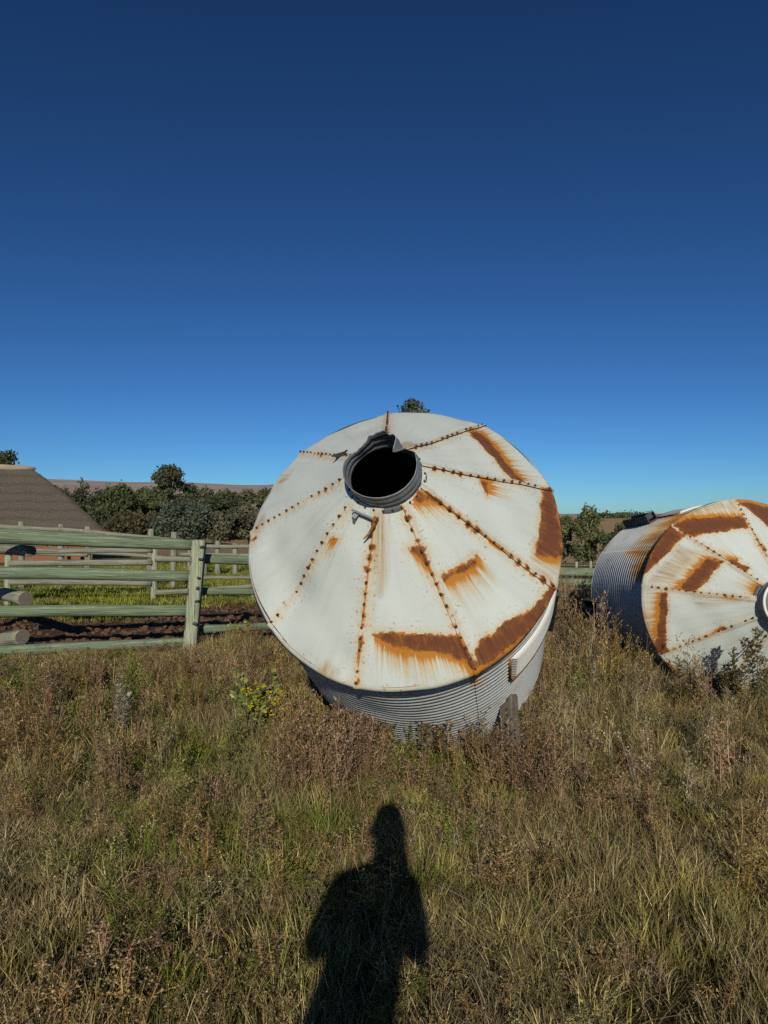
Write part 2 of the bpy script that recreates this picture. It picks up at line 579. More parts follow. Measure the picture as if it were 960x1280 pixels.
# ------------------------------------------------------------------ the two grain tanks
TR = 0.92                 # radius of the tanks
TH = 0.835 * TR           # height of the roof cone
WR = TR - 0.016           # the wall stands a little inside the eave
TL = 1.60                 # length of the corrugated wall
NSEAM = 9


def pt_in_poly(px, py, poly):
    inside = np.zeros(px.shape, bool)
    n = len(poly)
    for i in range(n):
        x1, y1 = poly[i]
        x2, y2 = poly[(i + 1) % n]
        c = ((y1 > py) != (y2 > py))
        with np.errstate(divide='ignore', invalid='ignore'):
            xi = (x2 - x1) * (py - y1) / (y2 - y1) + x1
        inside ^= c & (px < xi)
    return inside


def poly_dist(px, py, poly):
    d = np.full(px.shape, 9.0)
    n = len(poly)
    for i in range(n):
        a, b = np.array(poly[i]), np.array(poly[(i + 1) % n])
        ab = b - a
        t = np.clip(((px - a[0]) * ab[0] + (py - a[1]) * ab[1]) / max(ab @ ab, 1e-9), 0, 1)
        d = np.minimum(d, np.hypot(px - a[0] - t * ab[0], py - a[1] - t * ab[1]))
    return np.where(pt_in_poly(px, py, poly), -d, d)


SLANT = math.hypot(TR, TH)


def unroll(th_deg, r):
    """cone surface laid flat (metres); th in degrees, r = fraction of the radius"""
    k = TR / SLANT
    return np.array(r) * SLANT * np.sin(np.radians(th_deg) * k), np.array(r) * SLANT * np.cos(np.radians(th_deg) * k)


def rust_fields(th, r, patches, stains, mirror=False):
    """signed distance to the rust patches, outward run distance, stain amount"""
    rd = np.full(th.shape, 9.0)
    drip = np.full(th.shape, 9.0)
    stn = np.zeros(th.shape)
    for lst, is_stain in ((patches, False), (stains, True)):
        for poly in lst:
            c = poly[0][0]
            pp = [(c + ((a - c + 180) % 360) - 180, q) for a, q in poly]
            t = c + ((th - c + 180) % 360) - 180
            near = np.abs(t - c) < 100
            ux, uy = unroll(t - c, r)
            P = [tuple(float(v) for v in unroll(a - c, q)) for a, q in pp]
            d = np.where(near, poly_dist(ux, uy, P), 9.0)
            if is_stain:
                stn = np.maximum(stn, 1 - np.clip((d + 0.01) / 0.05, 0, 1))
                continue
            rd = np.minimum(rd, d)
            # run-off: distance outwards from the outer edge of the patch at the same angle
            A = np.array([a for a, q in pp])
            Q = np.array([q for a, q in pp])
            lo, hi = A.min(), A.max()
            outer = np.full(t.shape, -1.0)
            n = len(pp)
            for i in range(n):
                a1, q1, a2, q2 = A[i], Q[i], A[(i + 1) % n], Q[(i + 1) % n]
                if abs(a2 - a1) < 1e-6:
                    continue
                f = (t - a1) / (a2 - a1)
                ok = (f >= 0) & (f <= 1)
                outer = np.where(ok, np.maximum(outer, q1 + f * (q2 - q1)), outer)
            dd = (r - outer) * SLANT
            dd = np.where((outer > 0) & near & (dd > -0.005), np.maximum(dd, 0), 9.0)
            drip = np.minimum(drip, dd)
    drip = np.where(rd < 0, 0.0, drip)
    return rd, np.minimum(drip, 2.0), stn


def cone_pt(th, r, lift=0.0):
    """local point on the roof cone; th radians clockwise from the top, r fraction of the radius"""
    n = np.array([TH, TR]) / SLANT
    rr = r * TR + lift * n[0]
    z = TL + TH * (1 - r) + lift * n[1]
    return np.stack([np.sin(th) * rr, np.cos(th) * rr, z], -1)


def make_tank(name, label, C, el, az, phase, patches, stains, dents, wall_rust, seam_rust, r_in=0.205):
    el, az = R_(el), R_(az)
    a = Vector((math.sin(az) * math.cos(el), -math.cos(az) * math.cos(el), math.sin(el)))
    u = Vector((math.cos(az), math.sin(az), 0))
    v = a.cross(u)
    root = empty(name, (0, 0, 0), label, 'grain tank', 'toppled grain tanks')
    m = Matrix((u, v, a)).transposed().to_4x4()
    m.translation = Vector(C) - a * TL
    root.matrix_world = m
    seam_th = [R_(phase + 360.0 * k / NSEAM) for k in range(NSEAM)]
    step = 2 * PI / NSEAM
    bolt_r = np.linspace(0.27, 0.985, 15)

    def dent(th, r):
        d = np.zeros(np.broadcast(th, r).shape)
        x, y = np.sin(th) * r, np.cos(th) * r
        for (tc, rc, sx, depth) in dents:
            d = d - depth * np.exp(-((x - math.sin(R_(tc)) * rc) ** 2 + (y - math.cos(R_(tc)) * rc) ** 2) / (2 * sx * sx))
        d = d + 0.0035 * np.sin(x * 9 + 1.3) * np.sin(y * 8 + 0.4) + 0.0018 * np.sin(x * 21 + y * 17)
        return d

    for k in range(NSEAM):                       # one lapped sheet between each pair of seams
        nt, nr = 34, 66
        t0, t1 = seam_th[k] - 0.004, seam_th[k] + step + 0.022
        tt = np.linspace(t0, t1, nt + 1)
        rr = np.concatenate([np.linspace(r_in, 1.004, nr), [1.012, 1.012]])
        TT, RR = np.meshgrid(tt, rr, indexing='ij')
        lapd = (t1 - TT) * RR * TR                 # metres from the upper lap edge
        bow = np.sin(np.clip((TT - seam_th[k]) / step, 0, 1) * PI)
        lift = -0.012 * bow * RR + 0.010 * (1 - np.clip((lapd - 0.016) / 0.02, 0, 1)) + dent(TT, RR)
        P = cone_pt(TT, RR, lift)
        P[:, -1, 2] -= 0.020                       # the eave is turned down
        P[:, -2, 2] -= 0.004
        rd, dp, stn = rust_fields(np.degrees(TT), np.minimum(RR, 1.01), patches, stains)
        # rust creeping along the laps and round the eave
        along = np.abs(np.sin(TT * 37 + RR * 29 + k) * 0.5 + np.sin(RR * 47 + k * 3) * 0.5)
        nxt = (k + 1) % NSEAM
        for (sk, tb) in ((k, seam_th[k]), (nxt, seam_th[k] + step)):
            amt = seam_rust[sk]
            ad = np.abs(TT - tb - 0.010) * RR * TR
            rd = np.minimum(rd, 0.016 - 0.020 * amt + ad * 0.9 + 0.03 * (1 - along) * (1.3 - amt))
            for rb in bolt_r:
                dr_ = (RR - rb) * SLANT
                q = np.hypot(ad, dr_)
                rd = np.minimum(rd, q - 0.004 - 0.010 * amt)
                dp = np.minimum(dp, np.where((ad < 0.008) & (dr_ > 0), dr_ * (1.6 - amt) + 0.02 * (1.2 - amt), 9.0))
        rd = np.minimum(rd, 0.012 + np.abs(1.006 - RR) * SLANT + 0.02 * along)
        n1 = len(rr)
        idx = np.arange((nt + 1) * n1).reshape(nt + 1, n1)
        F = np.stack([idx[:-1, :-1], idx[1:, :-1], idx[1:, 1:], idx[:-1, 1:]], -1).reshape(-1, 4)
        UV = np.stack([TT * TR, RR], -1).reshape(-1, 2)
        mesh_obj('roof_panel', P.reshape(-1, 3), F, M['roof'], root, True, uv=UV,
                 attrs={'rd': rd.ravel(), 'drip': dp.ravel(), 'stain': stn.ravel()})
        # the row of bolts down this lap (a couple of pixels each)
        mb = MB()
        nb = 15
        for i in range(nb):
            r = bolt_r[i] + random.uniform(-0.004, 0.004)
            if random.random() < .09:
                continue
            th = seam_th[k] + 0.010 / max(r, 0.2) * 0.9
            l0 = float(dent(np.array(th), np.array(r)))
            p0 = cone_pt(np.array(th), np.array(r), l0 + 0.004)
            p1 = cone_pt(np.array(th), np.array(r), l0 + 0.021)
            s = 0.0068 * random.uniform(0.75, 1.35)
            mb.tube([p0, p1], [s, s * 0.8], 6)
        b = mb.build('bolt_row', M['bolt'], root)
        b['kind'] = 'stuff'

    # corrugated wall, five lapped sheets
    pitch = 1.6 / 27
    for k in range(5):
        t0 = R_(phase + 15) + k * 2 * PI / 5
        tt = np.linspace(t0 - 0.01, t0 + 2 * PI / 5 + 0.03, 26)
        zz = np.arange(0.0, TL + 1e-6, pitch / 8)
        TT, ZZ = np.meshgrid(tt, zz, indexing='ij')
        lap = (tt - tt[0]) / (tt[-1] - tt[0])
        rad_ = WR - 0.012 + 0.0118 * np.cos(ZZ * 2 * PI / pitch) + 0.005 * lap[:, None]
        rad_ = rad_ + 0.006 * np.sin(TT * 5 + 1) * np.sin(ZZ * 3) - 0.008 * np.exp(-((TT - t0 - .7) / .12) ** 2 - ((ZZ - 1.0) / .2) ** 2)
        P = np.stack([np.sin(TT) * rad_, np.cos(TT) * rad_, ZZ], -1)
        ru = np.zeros(TT.shape)
        for (tc, hw, ln, amt) in wall_rust:
            dt = np.abs(((np.degrees(TT) - tc + 180) % 360) - 180) / hw
            dz = (TL - ZZ) / ln
            ru = np.maximum(ru, amt * np.clip(1.15 - dt, 0, 1) * np.clip(1.1 - dz, 0, 1))
        n1 = len(zz)
        idx = np.arange(len(tt) * n1).reshape(len(tt), n1)
        F = np.stack([idx[:-1, :-1], idx[:-1, 1:], idx[1:, 1:], idx[1:, :-1]], -1).reshape(-1, 4)
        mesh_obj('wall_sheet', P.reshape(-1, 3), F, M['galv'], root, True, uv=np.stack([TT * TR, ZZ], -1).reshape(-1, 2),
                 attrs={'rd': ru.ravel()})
    # the floor of the tank
    n = 64
    V = [(math.sin(2 * PI * i / n) * (WR - 0.006), math.cos(2 * PI * i / n) * (WR - 0.006), zz) for zz in (0.012, -0.006) for i in range(n)]
    F = [tuple(range(n)), tuple(n + i for i in reversed(range(n)))] + [((i + 1) % n, i, n + i, n + (i + 1) % n) for i in range(n)]
    mesh_obj('tank_floor', V, F, M['greysteel'], root)
    # eave ring under the roof edge
    mb = MB()
    ring = [(math.sin(2 * PI * i / 72) * (TR - 0.004), math.cos(2 * PI * i / 72) * (TR - 0.004), TL - 0.036) for i in range(73)]
    mb.tube(ring, 0.011, 6, caps=False)
    mb.build('eave_ring', M['steel'], root, True)
    return root


def cyl_pt(th_deg, z, r):
    return Vector((math.sin(R_(th_deg)) * r, math.cos(R_(th_deg)) * r, z))


def bracket(root, th, z0, z1, mat, out=0.12, w=0.10):
    """an open steel channel bolted along the wall: web and two flanges"""
    rad_v = cyl_pt(th, 0, 1)
    tan_v = Vector((rad_v.y, -rad_v.x, 0))
    ax = Vector((0, 0, 1))
    rot = Matrix((tan_v, rad_v, ax)).transposed()
    mb = MB()
    L = z1 - z0
    zc = (z0 + z1) / 2
    mb.box(rad_v * (WR + 0.004) + ax * zc, (w, 0.014, L), rot, bev=0.003)
    for s in (-1, 1):
        mb.box(rad_v * (WR + 0.011 + out / 2) + tan_v * s * (w / 2 - 0.007) + ax * zc, (0.012, out, L), rot, bev=0.003)
    mb.box(rad_v * (WR + 0.06) + ax * (z0 + 0.05), (w - 0.03, out * 0.8, 0.012), rot)
    mb.box(rad_v * (WR + 0.06) + ax * (z1 - 0.05), (w - 0.03, out * 0.8, 0.012), rot)
    return mb.build('mounting_bracket', mat, root)


def hatch(root, t0, t1, z0, z1, ribs):
    nt, nz = 30, 60
    TT, ZZ = np.meshgrid(np.radians(np.linspace(t0, t1, nt)), np.linspace(z0, z1, nz), indexing='ij')
    rad_ = WR + 0.019 + ribs * 0.004 * np.cos(ZZ * 2 * PI / 0.03)
    edge = (np.arange(nt) == 0) | (np.arange(nt) == nt - 1)
    rad_[edge, :] -= 0.03
    rad_[:, 0] -= 0.03
    rad_[:, -1] -= 0.03
    P = np.stack([np.sin(TT) * rad_, np.cos(TT) * rad_, ZZ], -1)
    idx = np.arange(nt * nz).reshape(nt, nz)
    F = np.stack([idx[:-1, :-1], idx[1:, :-1], idx[1:, 1:], idx[:-1, 1:]], -1).reshape(-1, 4)
    h = mesh_obj('wall_hatch', P.reshape(-1, 3), F, M['hatch'], root, True)
    mb = MB()
    arc = [cyl_pt(t, z0 - 0.012, WR + 0.006) for t in np.linspace(t0, t1, 24)]
    mb.tube(arc, 0.018, 6)
    mb.tube([cyl_pt(t0 + (1 if t1 < t0 else -1) * 0.6, z, WR + 0.004) for z in np.linspace(z0 - 0.02, z1, 4)], 0.009, 6)
    mb.build('hatch_trim', M['rustbar'], h, True)
    return h


def collar_mesh(root, prof, name='roof_collar', r_base=0.2):
    """ring at the top of the cone; prof(th) -> (radius scale, height, tilt) of the open edge"""
    n, nz = 144, 15
    P = np.zeros((n, nz, 3))
    zb = TL + TH * (1 - r_base / TR)
    for i in range(n):
        th = 2 * PI * i / n
        rs, hh, push = prof(th)
        for j in range(nz):
            s = j / (nz - 1)
            rr = r_base * (1 - s * (1 - rs)) + 0.0035 * math.cos(s * 3 * PI * 2) * (1 if 0.1 < s < 0.95 else 0)
            if s < 0.05:
                rr = r_base + 0.022
            z = zb - 0.018 + hh * s
            if j == 0:
                z = zb - 0.026
            P[i, j] = (math.sin(th) * rr + push[0] * s * s, math.cos(th) * rr + push[1] * s * s, z)
    F = []
    for i in range(n):
        k = (i + 1) % n
        for j in range(nz - 1):
            F.append((i * nz + j, i * nz + j + 1, k * nz + j + 1, k * nz + j))
    o = mesh_obj(name, P.reshape(-1, 3), F, M['collar'], root, True)
    s = o.modifiers.new('thickness', 'SOLIDIFY')
    s.thickness = 0.003
    s.offset = 0
    return o, zb


# --- the near tank, leaning back with its roof towards the camera
P1 = [
    [(-173.4, .755), (172.2, .744), (159.5, .785), (150.2, .822), (149.6, .948), (149.7, 1.0), (152.3, 1.0), (153.1, .943), (156.9, .893), (166.6, .848), (175.8, .82), (-178, .789)],
    [(148.6, .921), (144, .89), (136.4, .899), (127.3, .929), (118.9, .96), (111.7, .984), (110.2, 1.02), (114, 1.02), (120.9, 1.02), (128.6, 1.02), (136.2, 1.01), (144.6, 1.004), (149.4, 1.0)],
    [(70.8, .934), (70.5, 1.01), (78.6, 1.01), (88.8, 1.01), (97, 1.01), (100.7, .985), (104.4, .871), (103.2, .846), (94.5, .86), (84.3, .877)],
    [(30.8, .80), (33, .90), (44.7, .845), (59.3, .81), (68.8, .828), (68.6, .758), (57.2, .737), (45, .745)],
    [(145.3, .554), (135.8, .56), (128, .579), (121.8, .597), (125.6, .62), (133.1, .613), (141.1, .592), (147.2, .589)],
    [(137.4, .224), (113, .20), (109, .269), (110.2, .33), (120.1, .262)],
    [(159.8, .389), (150.2, .40), (149.8, .488), (150.4, .54), (153.3, .475), (156.9, .426)],
    [(110.5, .575), (109.8, .664), (110, .71), (113.4, .611)],
    [(71, .529), (70.6, .612), (76.9, .578), (83.3, .56), (79.5, .54)],
    [(-168.2, .783), (-169.6, .77), (-170.3, .808), (-169.9, .9), (-169.2, .884), (-168.4, .838)],
    [(-131.8, .421), (-138.2, .399), (-139.2, .417), (-134.8, .433)],
    [(-92, .955), (-93.5, .945), (-94.5, .965), (-92.5, .975)],
]
S1 = [
    [(-155.5, 1.0), (-158.1, .955), (-161.2, .975), (-160.4, 1.0)],
    [(4.9, .25), (15.2, .339), (27.3, .334), (29, .23)],
    [(-169.5, .23), (177, .23), (-178.1, .411), (-177.0, .57), (-174.1, .44)],
    [(-176.5, .23), (179, .24), (-179, .5), (-177.5, .55)],
    [(-60, .9), (-64, .88), (-68, .95), (-62, .97)],
    [(98, .86), (106, .85), (108.5, .97), (103, 1.0), (96, 1.0)],
    [(-84, .93), (-88, .9), (-90, .95), (-85, .98)],
]
D1 = [(-129, .82, .12, .065), (-100, .8, .08, .02), (-165, .9, .06, .012), (130, .75, .09, .012), (60, .6, .1, .012), (-20, .75, .1, .015), (-115, .62, .12, .012), (-150, .72, .13, .016), (-60, .55, .16, .014), (20, .5, .14, .010), (170, .55, .15, .008)]
W1 = [(150, 3, .5, .9), (135, 4, .7, .4), (110, 12, .25, .9)]
tank1 = make_tank('grain_tank', 'white rust-streaked grain tank leaning back in the weeds with a gaping open roof collar',
                  (0.1066 * TR, 4.3966 * TR, -0.1026 * TR + CAM_H), 30.34, -9.585, -9.764, P1, S1, D1, W1, [.6, .35, .55, .8, .8, .75, .5, .15, .35])


def prof1(th):
    d = ((math.degrees(th) + 180) % 360) - 180
    g = lambda c, w: math.exp(-((((d - c + 180) % 360) - 180) / w) ** 2)
    rs = 1.0 - 0.10 * g(-42, 18) - 0.42 * g(33, 6) - 0.02 * g(0, 18) + .03 * g(58, 12)
    jag = .008 * math.sin(th * 23) * math.sin(th * 7 + 1) * (g(10, 75)) + .012 * g(-22, 3) - .014 * g(12, 4) + .012 * g(21, 3)
    hh = 0.128 + 0.048 * g(2, 22) - 0.02 * g(-55, 20) - 0.050 * g(47, 11) + jag
    return rs, hh, (-0.016, -0.012)


col1, zb1 = collar_mesh(tank1, prof1, r_base=0.186)
mb = MB()
for i in range(26):                                   # flange bolts
    th = 2 * PI * i / 26
    mb.tube([(math.sin(th) * 0.200, math.cos(th) * 0.200, zb1 - 0.03), (math.sin(th) * 0.200, math.cos(th) * 0.200, zb1 - 0.008)], 0.006, 6)
mb.build('flange_bolts', M['bolt'], col1)['kind'] = 'stuff'
mb = MB()                                             # torn hinge under the collar
for th, ln, w, b in ((-146, .035, .028, 20),):
    p = cone_pt(np.array(R_(th)), np.array(.245), .012)
    q = cone_pt(np.array(R_(th)), np.array(.245 + ln / SLANT), .03)
    t = Vector((math.cos(R_(th)), -math.sin(R_(th)), 0)) * w / 2
    p, q = Vector(p), Vector(q)
    nrm = (q - p).cross(t).normalized() * 0.006
    e = q + (q - p) * 0.5 + nrm * 6
    V = []
    for c, k in ((p, 1), (q, .8), (e, .45)):
        V += [c - t * k, c + t * k, c + t * k + nrm, c - t * k + nrm]
    F = []
    for i in range(2):
        for k in range(4):
            F.append((i * 4 + k, i * 4 + (k + 1) % 4, i * 4 + 4 + (k + 1) % 4, i * 4 + 4 + k))
    F += [(3, 2, 1, 0), (8, 9, 10, 11)]
    mb.add(V, F)
pa = Vector(cone_pt(np.array(R_(-140)), np.array(.25), .03))
pb = Vector(cone_pt(np.array(R_(-170)), np.array(.25), .03))
mb.tube([pa, (pa + pb) / 2, pb], 0.006, 8)
mb.build('torn_hinge', M['collar'], tank1)
mb = MB()
mb.tube([pb, pb + (pb - pa) * .14], 0.018, 8)
q = Vector(cone_pt(np.array(R_(-167)), np.array(.315), .025))
mb.tube([pb, (pb + q) / 2 + Vector((.015, .0, .015)), q, q + Vector((-.03, -.025, -.012))], [.008, .009, .007, .003], 7)
mb.build('bent_latch', M['rustbar'], tank1)
mb = MB()                                             # small bent cleat on the upper seam
p = Vector(cone_pt(np.array(R_(-49)), np.array(.44), 0.0))
for a_, l_ in ((.4, .045), (3.6, .05)):
    mb.tube([p, p + Vector((math.cos(a_) * l_, math.sin(a_) * l_, .03))], [.012, .004], 6)
mb.tube([p + Vector((-.03, 0, .0)), p + Vector((.03, .01, .012))], .012, 6)
mb.build('cleat', M['steel'], tank1)
hatch(tank1, 135.3, 86, TL - .60, TL - .275, 1.0)
bracket(tank1, 88, 0.1, 0.75, M['steel'], out=.05, w=.06)
mb = MB()
pz = at(637, 886, 4.45)
rot = Euler((R_(-10), R_(7), R_(38))).to_matrix()
mb.box((0, 0, 0), (.075, .11, .46), rot, bev=.010)
M['oldtimber'] = m_wood('grey_old_timber', (0.085, 0.073, 0.058), (0.17, 0.148, 0.115))
blk = mb.build('timber_block', M['oldtimber'], None)
for lp in blk.data.loops:
    co = blk.data.vertices[lp.vertex_index].co
    blk.data.uv_layers[0].data[lp.index].uv = (co.z, (co.x + co.y) * 2.5)
blk.location = (pz.x, pz.y, .23)
tag(blk, 'weathered timber block propped under the right side of the leaning tank', 'timber block')

# --- the second tank, lying on its side further right
P2 = [
    [(-42.6, 1.01), (-34.3, .985), (-23, .90), (-10.1, .84), (-2.8, .805), (-3.0, .695), (-17.5, .712), (-32.9, .772), (-41.3, .819), (-42.4, .897)],
    [(-43, 1.01), (-43.6, .877), (-56.7, .895), (-68.1, .944), (-76.8, 1.02), (-69.9, 1.02), (-58, 1.02), (-48.3, 1.02)],
    [(-49.1, .637), (-44.5, .531), (-61.5, .545), (-82.4, .618), (-82.4, .751), (-74.3, .713), (-62.6, .663)],
    [(-84.6, .867), (-84.9, .819), (-97.2, .831), (-122.3, .945), (-122.5, 1.0), (-120.1, 1.02), (-108.1, .943), (-96.9, .891)],
    [(-2.7, .985), (8.2, .985), (18, .985), (30, .96), (36, .82), (22, .72), (13, .746), (8, .819), (2.7, .912)],
    [(-41.7, .525), (-31.8, .474), (-36, .457), (-32.3, .372), (-41.8, .35), (-42.6, .419), (-42.6, .495)],
    [(-55.1, .255), (-45.3, .225), (-57.4, .2), (-75.9, .206), (-72.7, .238)],
    [(-121.7, .548), (-118.3, .499), (-122.6, .49), (-122.5, .63), (-122.0, .58)],
    [(-2.4, .714), (-1.2, .654), (-1.2, .525), (3.2, .492), (-0.8, .469), (-2.7, .515)],
    [(60, .9), (80, .85), (100, .88), (98, 1.0), (70, 1.0)],
    [(-128, .99), (-150, .985), (-150, 1.02), (-128, 1.02)],
]
S2 = [[(-30, .985), (-12, .95), (-4, .9), (-4, .99), (-25, 1.02)], [(-75, .80), (-60, .75), (-50, .72), (-52, .85), (-66, .88), (-78, .95)],
      [(-83, .33), (-88, .34), (-95, .6), (-86, .64)], [(-100, .95), (-112, .97), (-112, 1.01), (-98, 1.01)]]
W2 = [(-50, 11, .8, 1.0), (-60, 6, 1.0, .95), (-69, 3.5, .6, 1.1), (-35, 13, .95, .8), (-75, 6, .55, .9), (-28, 5, 1.1, .8), (-62, 20, .6, .45)]
tank2 = make_tank('grain_tank', 'white grain tank lying on its side at the right edge, rust bands across its roof',
                  (3.59 * TR, 6.89 * TR, -0.81 * TR + CAM_H), 4.4, 0.3, -2.8, P2, S2, [(-60, .6, .2, .008), (-110, .6, .2, .008)], W2, [.5, .5, .4, .4, .4, .4, .35, .45, .5])
col2, zb2 = collar_mesh(tank2, lambda th: (1.0, 0.13, (0, 0)))
mb = MB()
rim = [(math.sin(2 * PI * i / 48) * .202, math.cos(2 * PI * i / 48) * .202, zb2 + .112) for i in range(49)]
mb.tube(rim, .012, 8, caps=False)
mb.build('collar_rim', M['hatch'], col2, True)
n = 48
V = [(0, 0, zb2 + .10)] + [(math.sin(2 * PI * i / n) * .185 * k, math.cos(2 * PI * i / n) * .185 * k, zb2 + z) for k, z in ((.55, .095), (.9, .07), (1.0, .055)) for i in range(n)]
F = [(0, 1 + (i + 1) % n, 1 + i) for i in range(n)] + [(1 + l * n + i, 1 + l * n + (i + 1) % n, 1 + (l + 1) * n + (i + 1) % n, 1 + (l + 1) * n + i) for l in range(2) for i in range(n)]
mesh_obj('collar_lid', V, F, M['greysteel'], tank2, True)
mb = MB()
w0 = Vector(cone_pt(np.array(R_(-150)), np.array(.27), .02))
pts = []
for i in range(9):
    s = i / 8
    pts.append(Vector(cone_pt(np.array(R_(-150 - 2 * s)), np.array(.27 + .68 * s), .02 + .05 * math.sin(s * PI))))
mb.tube(pts, .004, 5)
mb.build('hanging_wire', M['steel'], tank2, True)
hatch(tank2, -24, 12, TL - .95, TL - .42, 0.0)
bracket(tank2, -96, 0.02, 0.55, M['steel'], out=.13, w=.10)
bracket(tank2, -29, 0.0, 0.70, M['steel'], out=.075, w=.11)


# ------------------------------------------------------------------ pole fences
def rail(parent, p, q, r0, r1, mat, seed, sag=0.0, name='rail', n=14):
    p, q = Vector(p), Vector(q)
    rd_ = random.Random(seed)
    k = 14
    bend = Vector((0, rd_.uniform(-.03, .03), rd_.uniform(-.02, .02) - sag))
    pts = [p.lerp(q, i / k) + bend * math.sin(PI * i / k) for i in range(k + 1)]
    rr = [r0 + (r1 - r0) * i / k for i in range(k + 1)]
    mb = MB()
    mb.tube(pts, rr, n, True, 0, 1, 0.10, seed, rd_.uniform(0, 30))
    return mb.build(name, [mat, M['end']], parent, False) if n < 8 else shade(mb.build(name, [mat, M['end']], parent, True))


def shade(o):
    me = o.data
    sm = np.array([p.material_index == 0 for p in me.polygons])
    me.polygons.foreach_set('use_smooth', sm)
    return o


def post(parent, base, top, r, mat, seed, n=10):
    mb = MB()
    b, t = Vector(base), Vector(top)
    mb.tube([b.lerp(t, i / 4) for i in range(5)], [r * 1.04, r, r * 1.02, r, r * .96], n, True, 0, 1, .05, seed, seed * 1.7)
    return shade(mb.build('post', [mat, M['end']], parent, True))


# front fence: a thick post, four rails to its left, three running on to its right
ff = empty('pole_fence', (-3.3, 8.1, 0), 'thick green pole fence nearest the camera, left of the leaning tank', 'fence', 'pole fences of the cattle kraal')


def rel(o, p):
    return Vector(p) - o.location


pt_base = at(239, 800, 8.35)
pt_top = at(249.5, 675, 8.35)
mb = MB()
dirv = (pt_top - pt_base).normalized()
side = dirv.cross(Vector((0, 1, 0))).normalized()
rot = Matrix((side, dirv.cross(side) * -1, dirv)).transposed()
pc = (pt_base - dirv * .35 + pt_top) / 2
mb.box(rel(ff, pc), (.155, .13, (pt_top - pt_base).length + .35), rot, bev=.018)
fp = mb.build('post', [M['post'], M['end']], ff)
me = fp.data
for l in me.uv_layers[0].data:
    pass
ul = me.uv_layers[0].data
for lp in me.loops:
    co = me.vertices[lp.vertex_index].co
    ul[lp.index].uv = (co.z, (co.x + co.y) * 2.2)
mb = MB()
for py in (684, 699, 722, 735, 752, 779):       # bolt ends down the side of the post
    c = at(254 - (py - 675) * .088, py, 8.27)
    k = random.Random(py)
    mb.tube([rel(ff, c) + Vector((-.03, k.uniform(-.02, .03), 0)), rel(ff, c) + Vector((k.uniform(.0, .022), 0, k.uniform(-.02, .01)))], k.uniform(.010, .02), 7)
mb.build('post_bolts', M['steel'], fp)['kind'] = 'stuff'
for i, (y0, y1, th, tq) in enumerate(((670.5, 681.5, .094, .064), (716, 720.5, .075, .065), (764.5, 763, .072, .065), (814, 802, .075, .052))):
    rail(ff, rel(ff, at(-75, y0 - (y1 - y0) * .3, 7.75)), rel(ff, at(245, y1, 8.5)), th * 1.03, tq, M['rail'], 11 + i)
for i, (y0, y1, th) in enumerate(((698.5, 712, .062), (739, 738, .048), (786, 764, .05))):
    rail(ff, rel(ff, at(247, y0, 8.55)), rel(ff, at(560, (y0 + y1) / 2, 11.0)), th, th * .9, M['rail'], 31 + i)
# stub rails of the pen that ends behind the front fence
sf = empty('pole_fence', (-6.5, 9.6, 0), 'sawn-off green poles poking out behind the front fence at the left edge', 'fence', 'pole fences of the cattle kraal')
for i, (x0, y0, D0, x1, y1, D1, r) in enumerate(((-60, 680, 9.9, 39, 689, 8.25, .065), (-70, 720, 9.9, 33, 749, 8.2, .085), (-60, 812, 8.9, 29, 796, 8.0, .085))):
    rail(sf, rel(sf, at(x0, y0, D0)), rel(sf, at(x1, y1, D1)), r * .95, r, M['oldrail'], 51 + i)
post(sf, rel(sf, at(-45, 830, 9.3)), rel(sf, at(-45, 660, 9.3)), .09, M['post'], 60)


def fence(name, label, posts, rails, D_of, pr, mat_r, mat_p, seed, group='pole fences of the cattle kraal'):
    """posts: (px, top py); rails: list of (px0, py0, px1, py1, r)"""
    p0 = at(posts[0][0], HORIZON, D_of(posts[0][0]))
    root = empty(name, (p0.x, p0.y, float(terrain(p0.x, p0.y))), label, 'fence', group)
    for i, (px, py) in enumerate(posts):
        t = at(px, py, D_of(px))
        b = Vector((t.x, t.y, float(terrain(t.x, t.y)) - .25))
        post(root, rel(root, b), rel(root, t + Vector((random.uniform(-.03, .03), 0, 0))), pr, mat_p, seed + i, 8)
    for i, (x0, y0, x1, y1, r) in enumerate(rails):
        rail(root, rel(root, at(x0, y0, D_of(x0) - pr)), rel(root, at(x1, y1, D_of(x1) - pr)), r, r * .9, mat_r, seed + 40 + i)
    return root


fence('pole_fence', 'grey-green rail fence with slim posts standing on the grass behind the front fence',
      [(-60, 672), (10, 678), (192, 684), (318, 690)],
      [(-60, 684, 12, 690, .055), (12, 690, 190, 688, .05), (12, 704, 190, 703, .06), (12, 727, 190, 729, .06),
       (194, 698, 318, 703, .055), (194, 741, 318, 733, .055), (192, 722, 318, 722, .04)],
      lambda x: 12.6 + 1.0 * (x / 320.0), .065, M['oldrail'], M['post'], 200)
fence('pole_fence', 'taller kraal fence whose post tops peep over the front top rail',
      [(-40, 650), (28, 652), (77, 655), (110, 658), (187, 661), (216, 665)],
      [(-40, 655, 78, 662, .05), (77, 662, 216, 675, .05), (-40, 690, 110, 694, .04), (110, 690, 216, 698, .045)],
      lambda x: 15.5, .07, M['oldrail'], M['oldrail'], 300)
fence('pole_fence', 'distant thin grey rail fence in front of the trees, left of the leaning tank',
      [(238, 678), (256, 680), (272, 676), (294, 679), (330, 680), (370, 680)],
      [(225, 681, 300, 683, .06), (294, 683, 370, 684, .06), (225, 693, 300, 694, .055), (294, 694, 370, 694, .055)],
      lambda x: 19.5, .08, M['oldrail'], M['oldrail'], 400)
fence('pole_fence', 'green pole fence showing between the two tanks',
      [(640, 700), (775, 702)],
      [(600, 713, 800, 717, .095), (600, 727, 800, 728, .075), (600, 739, 800, 739, .07)],
      lambda x: 14.0, .07, M['rail'], M['oldrail'], 500)
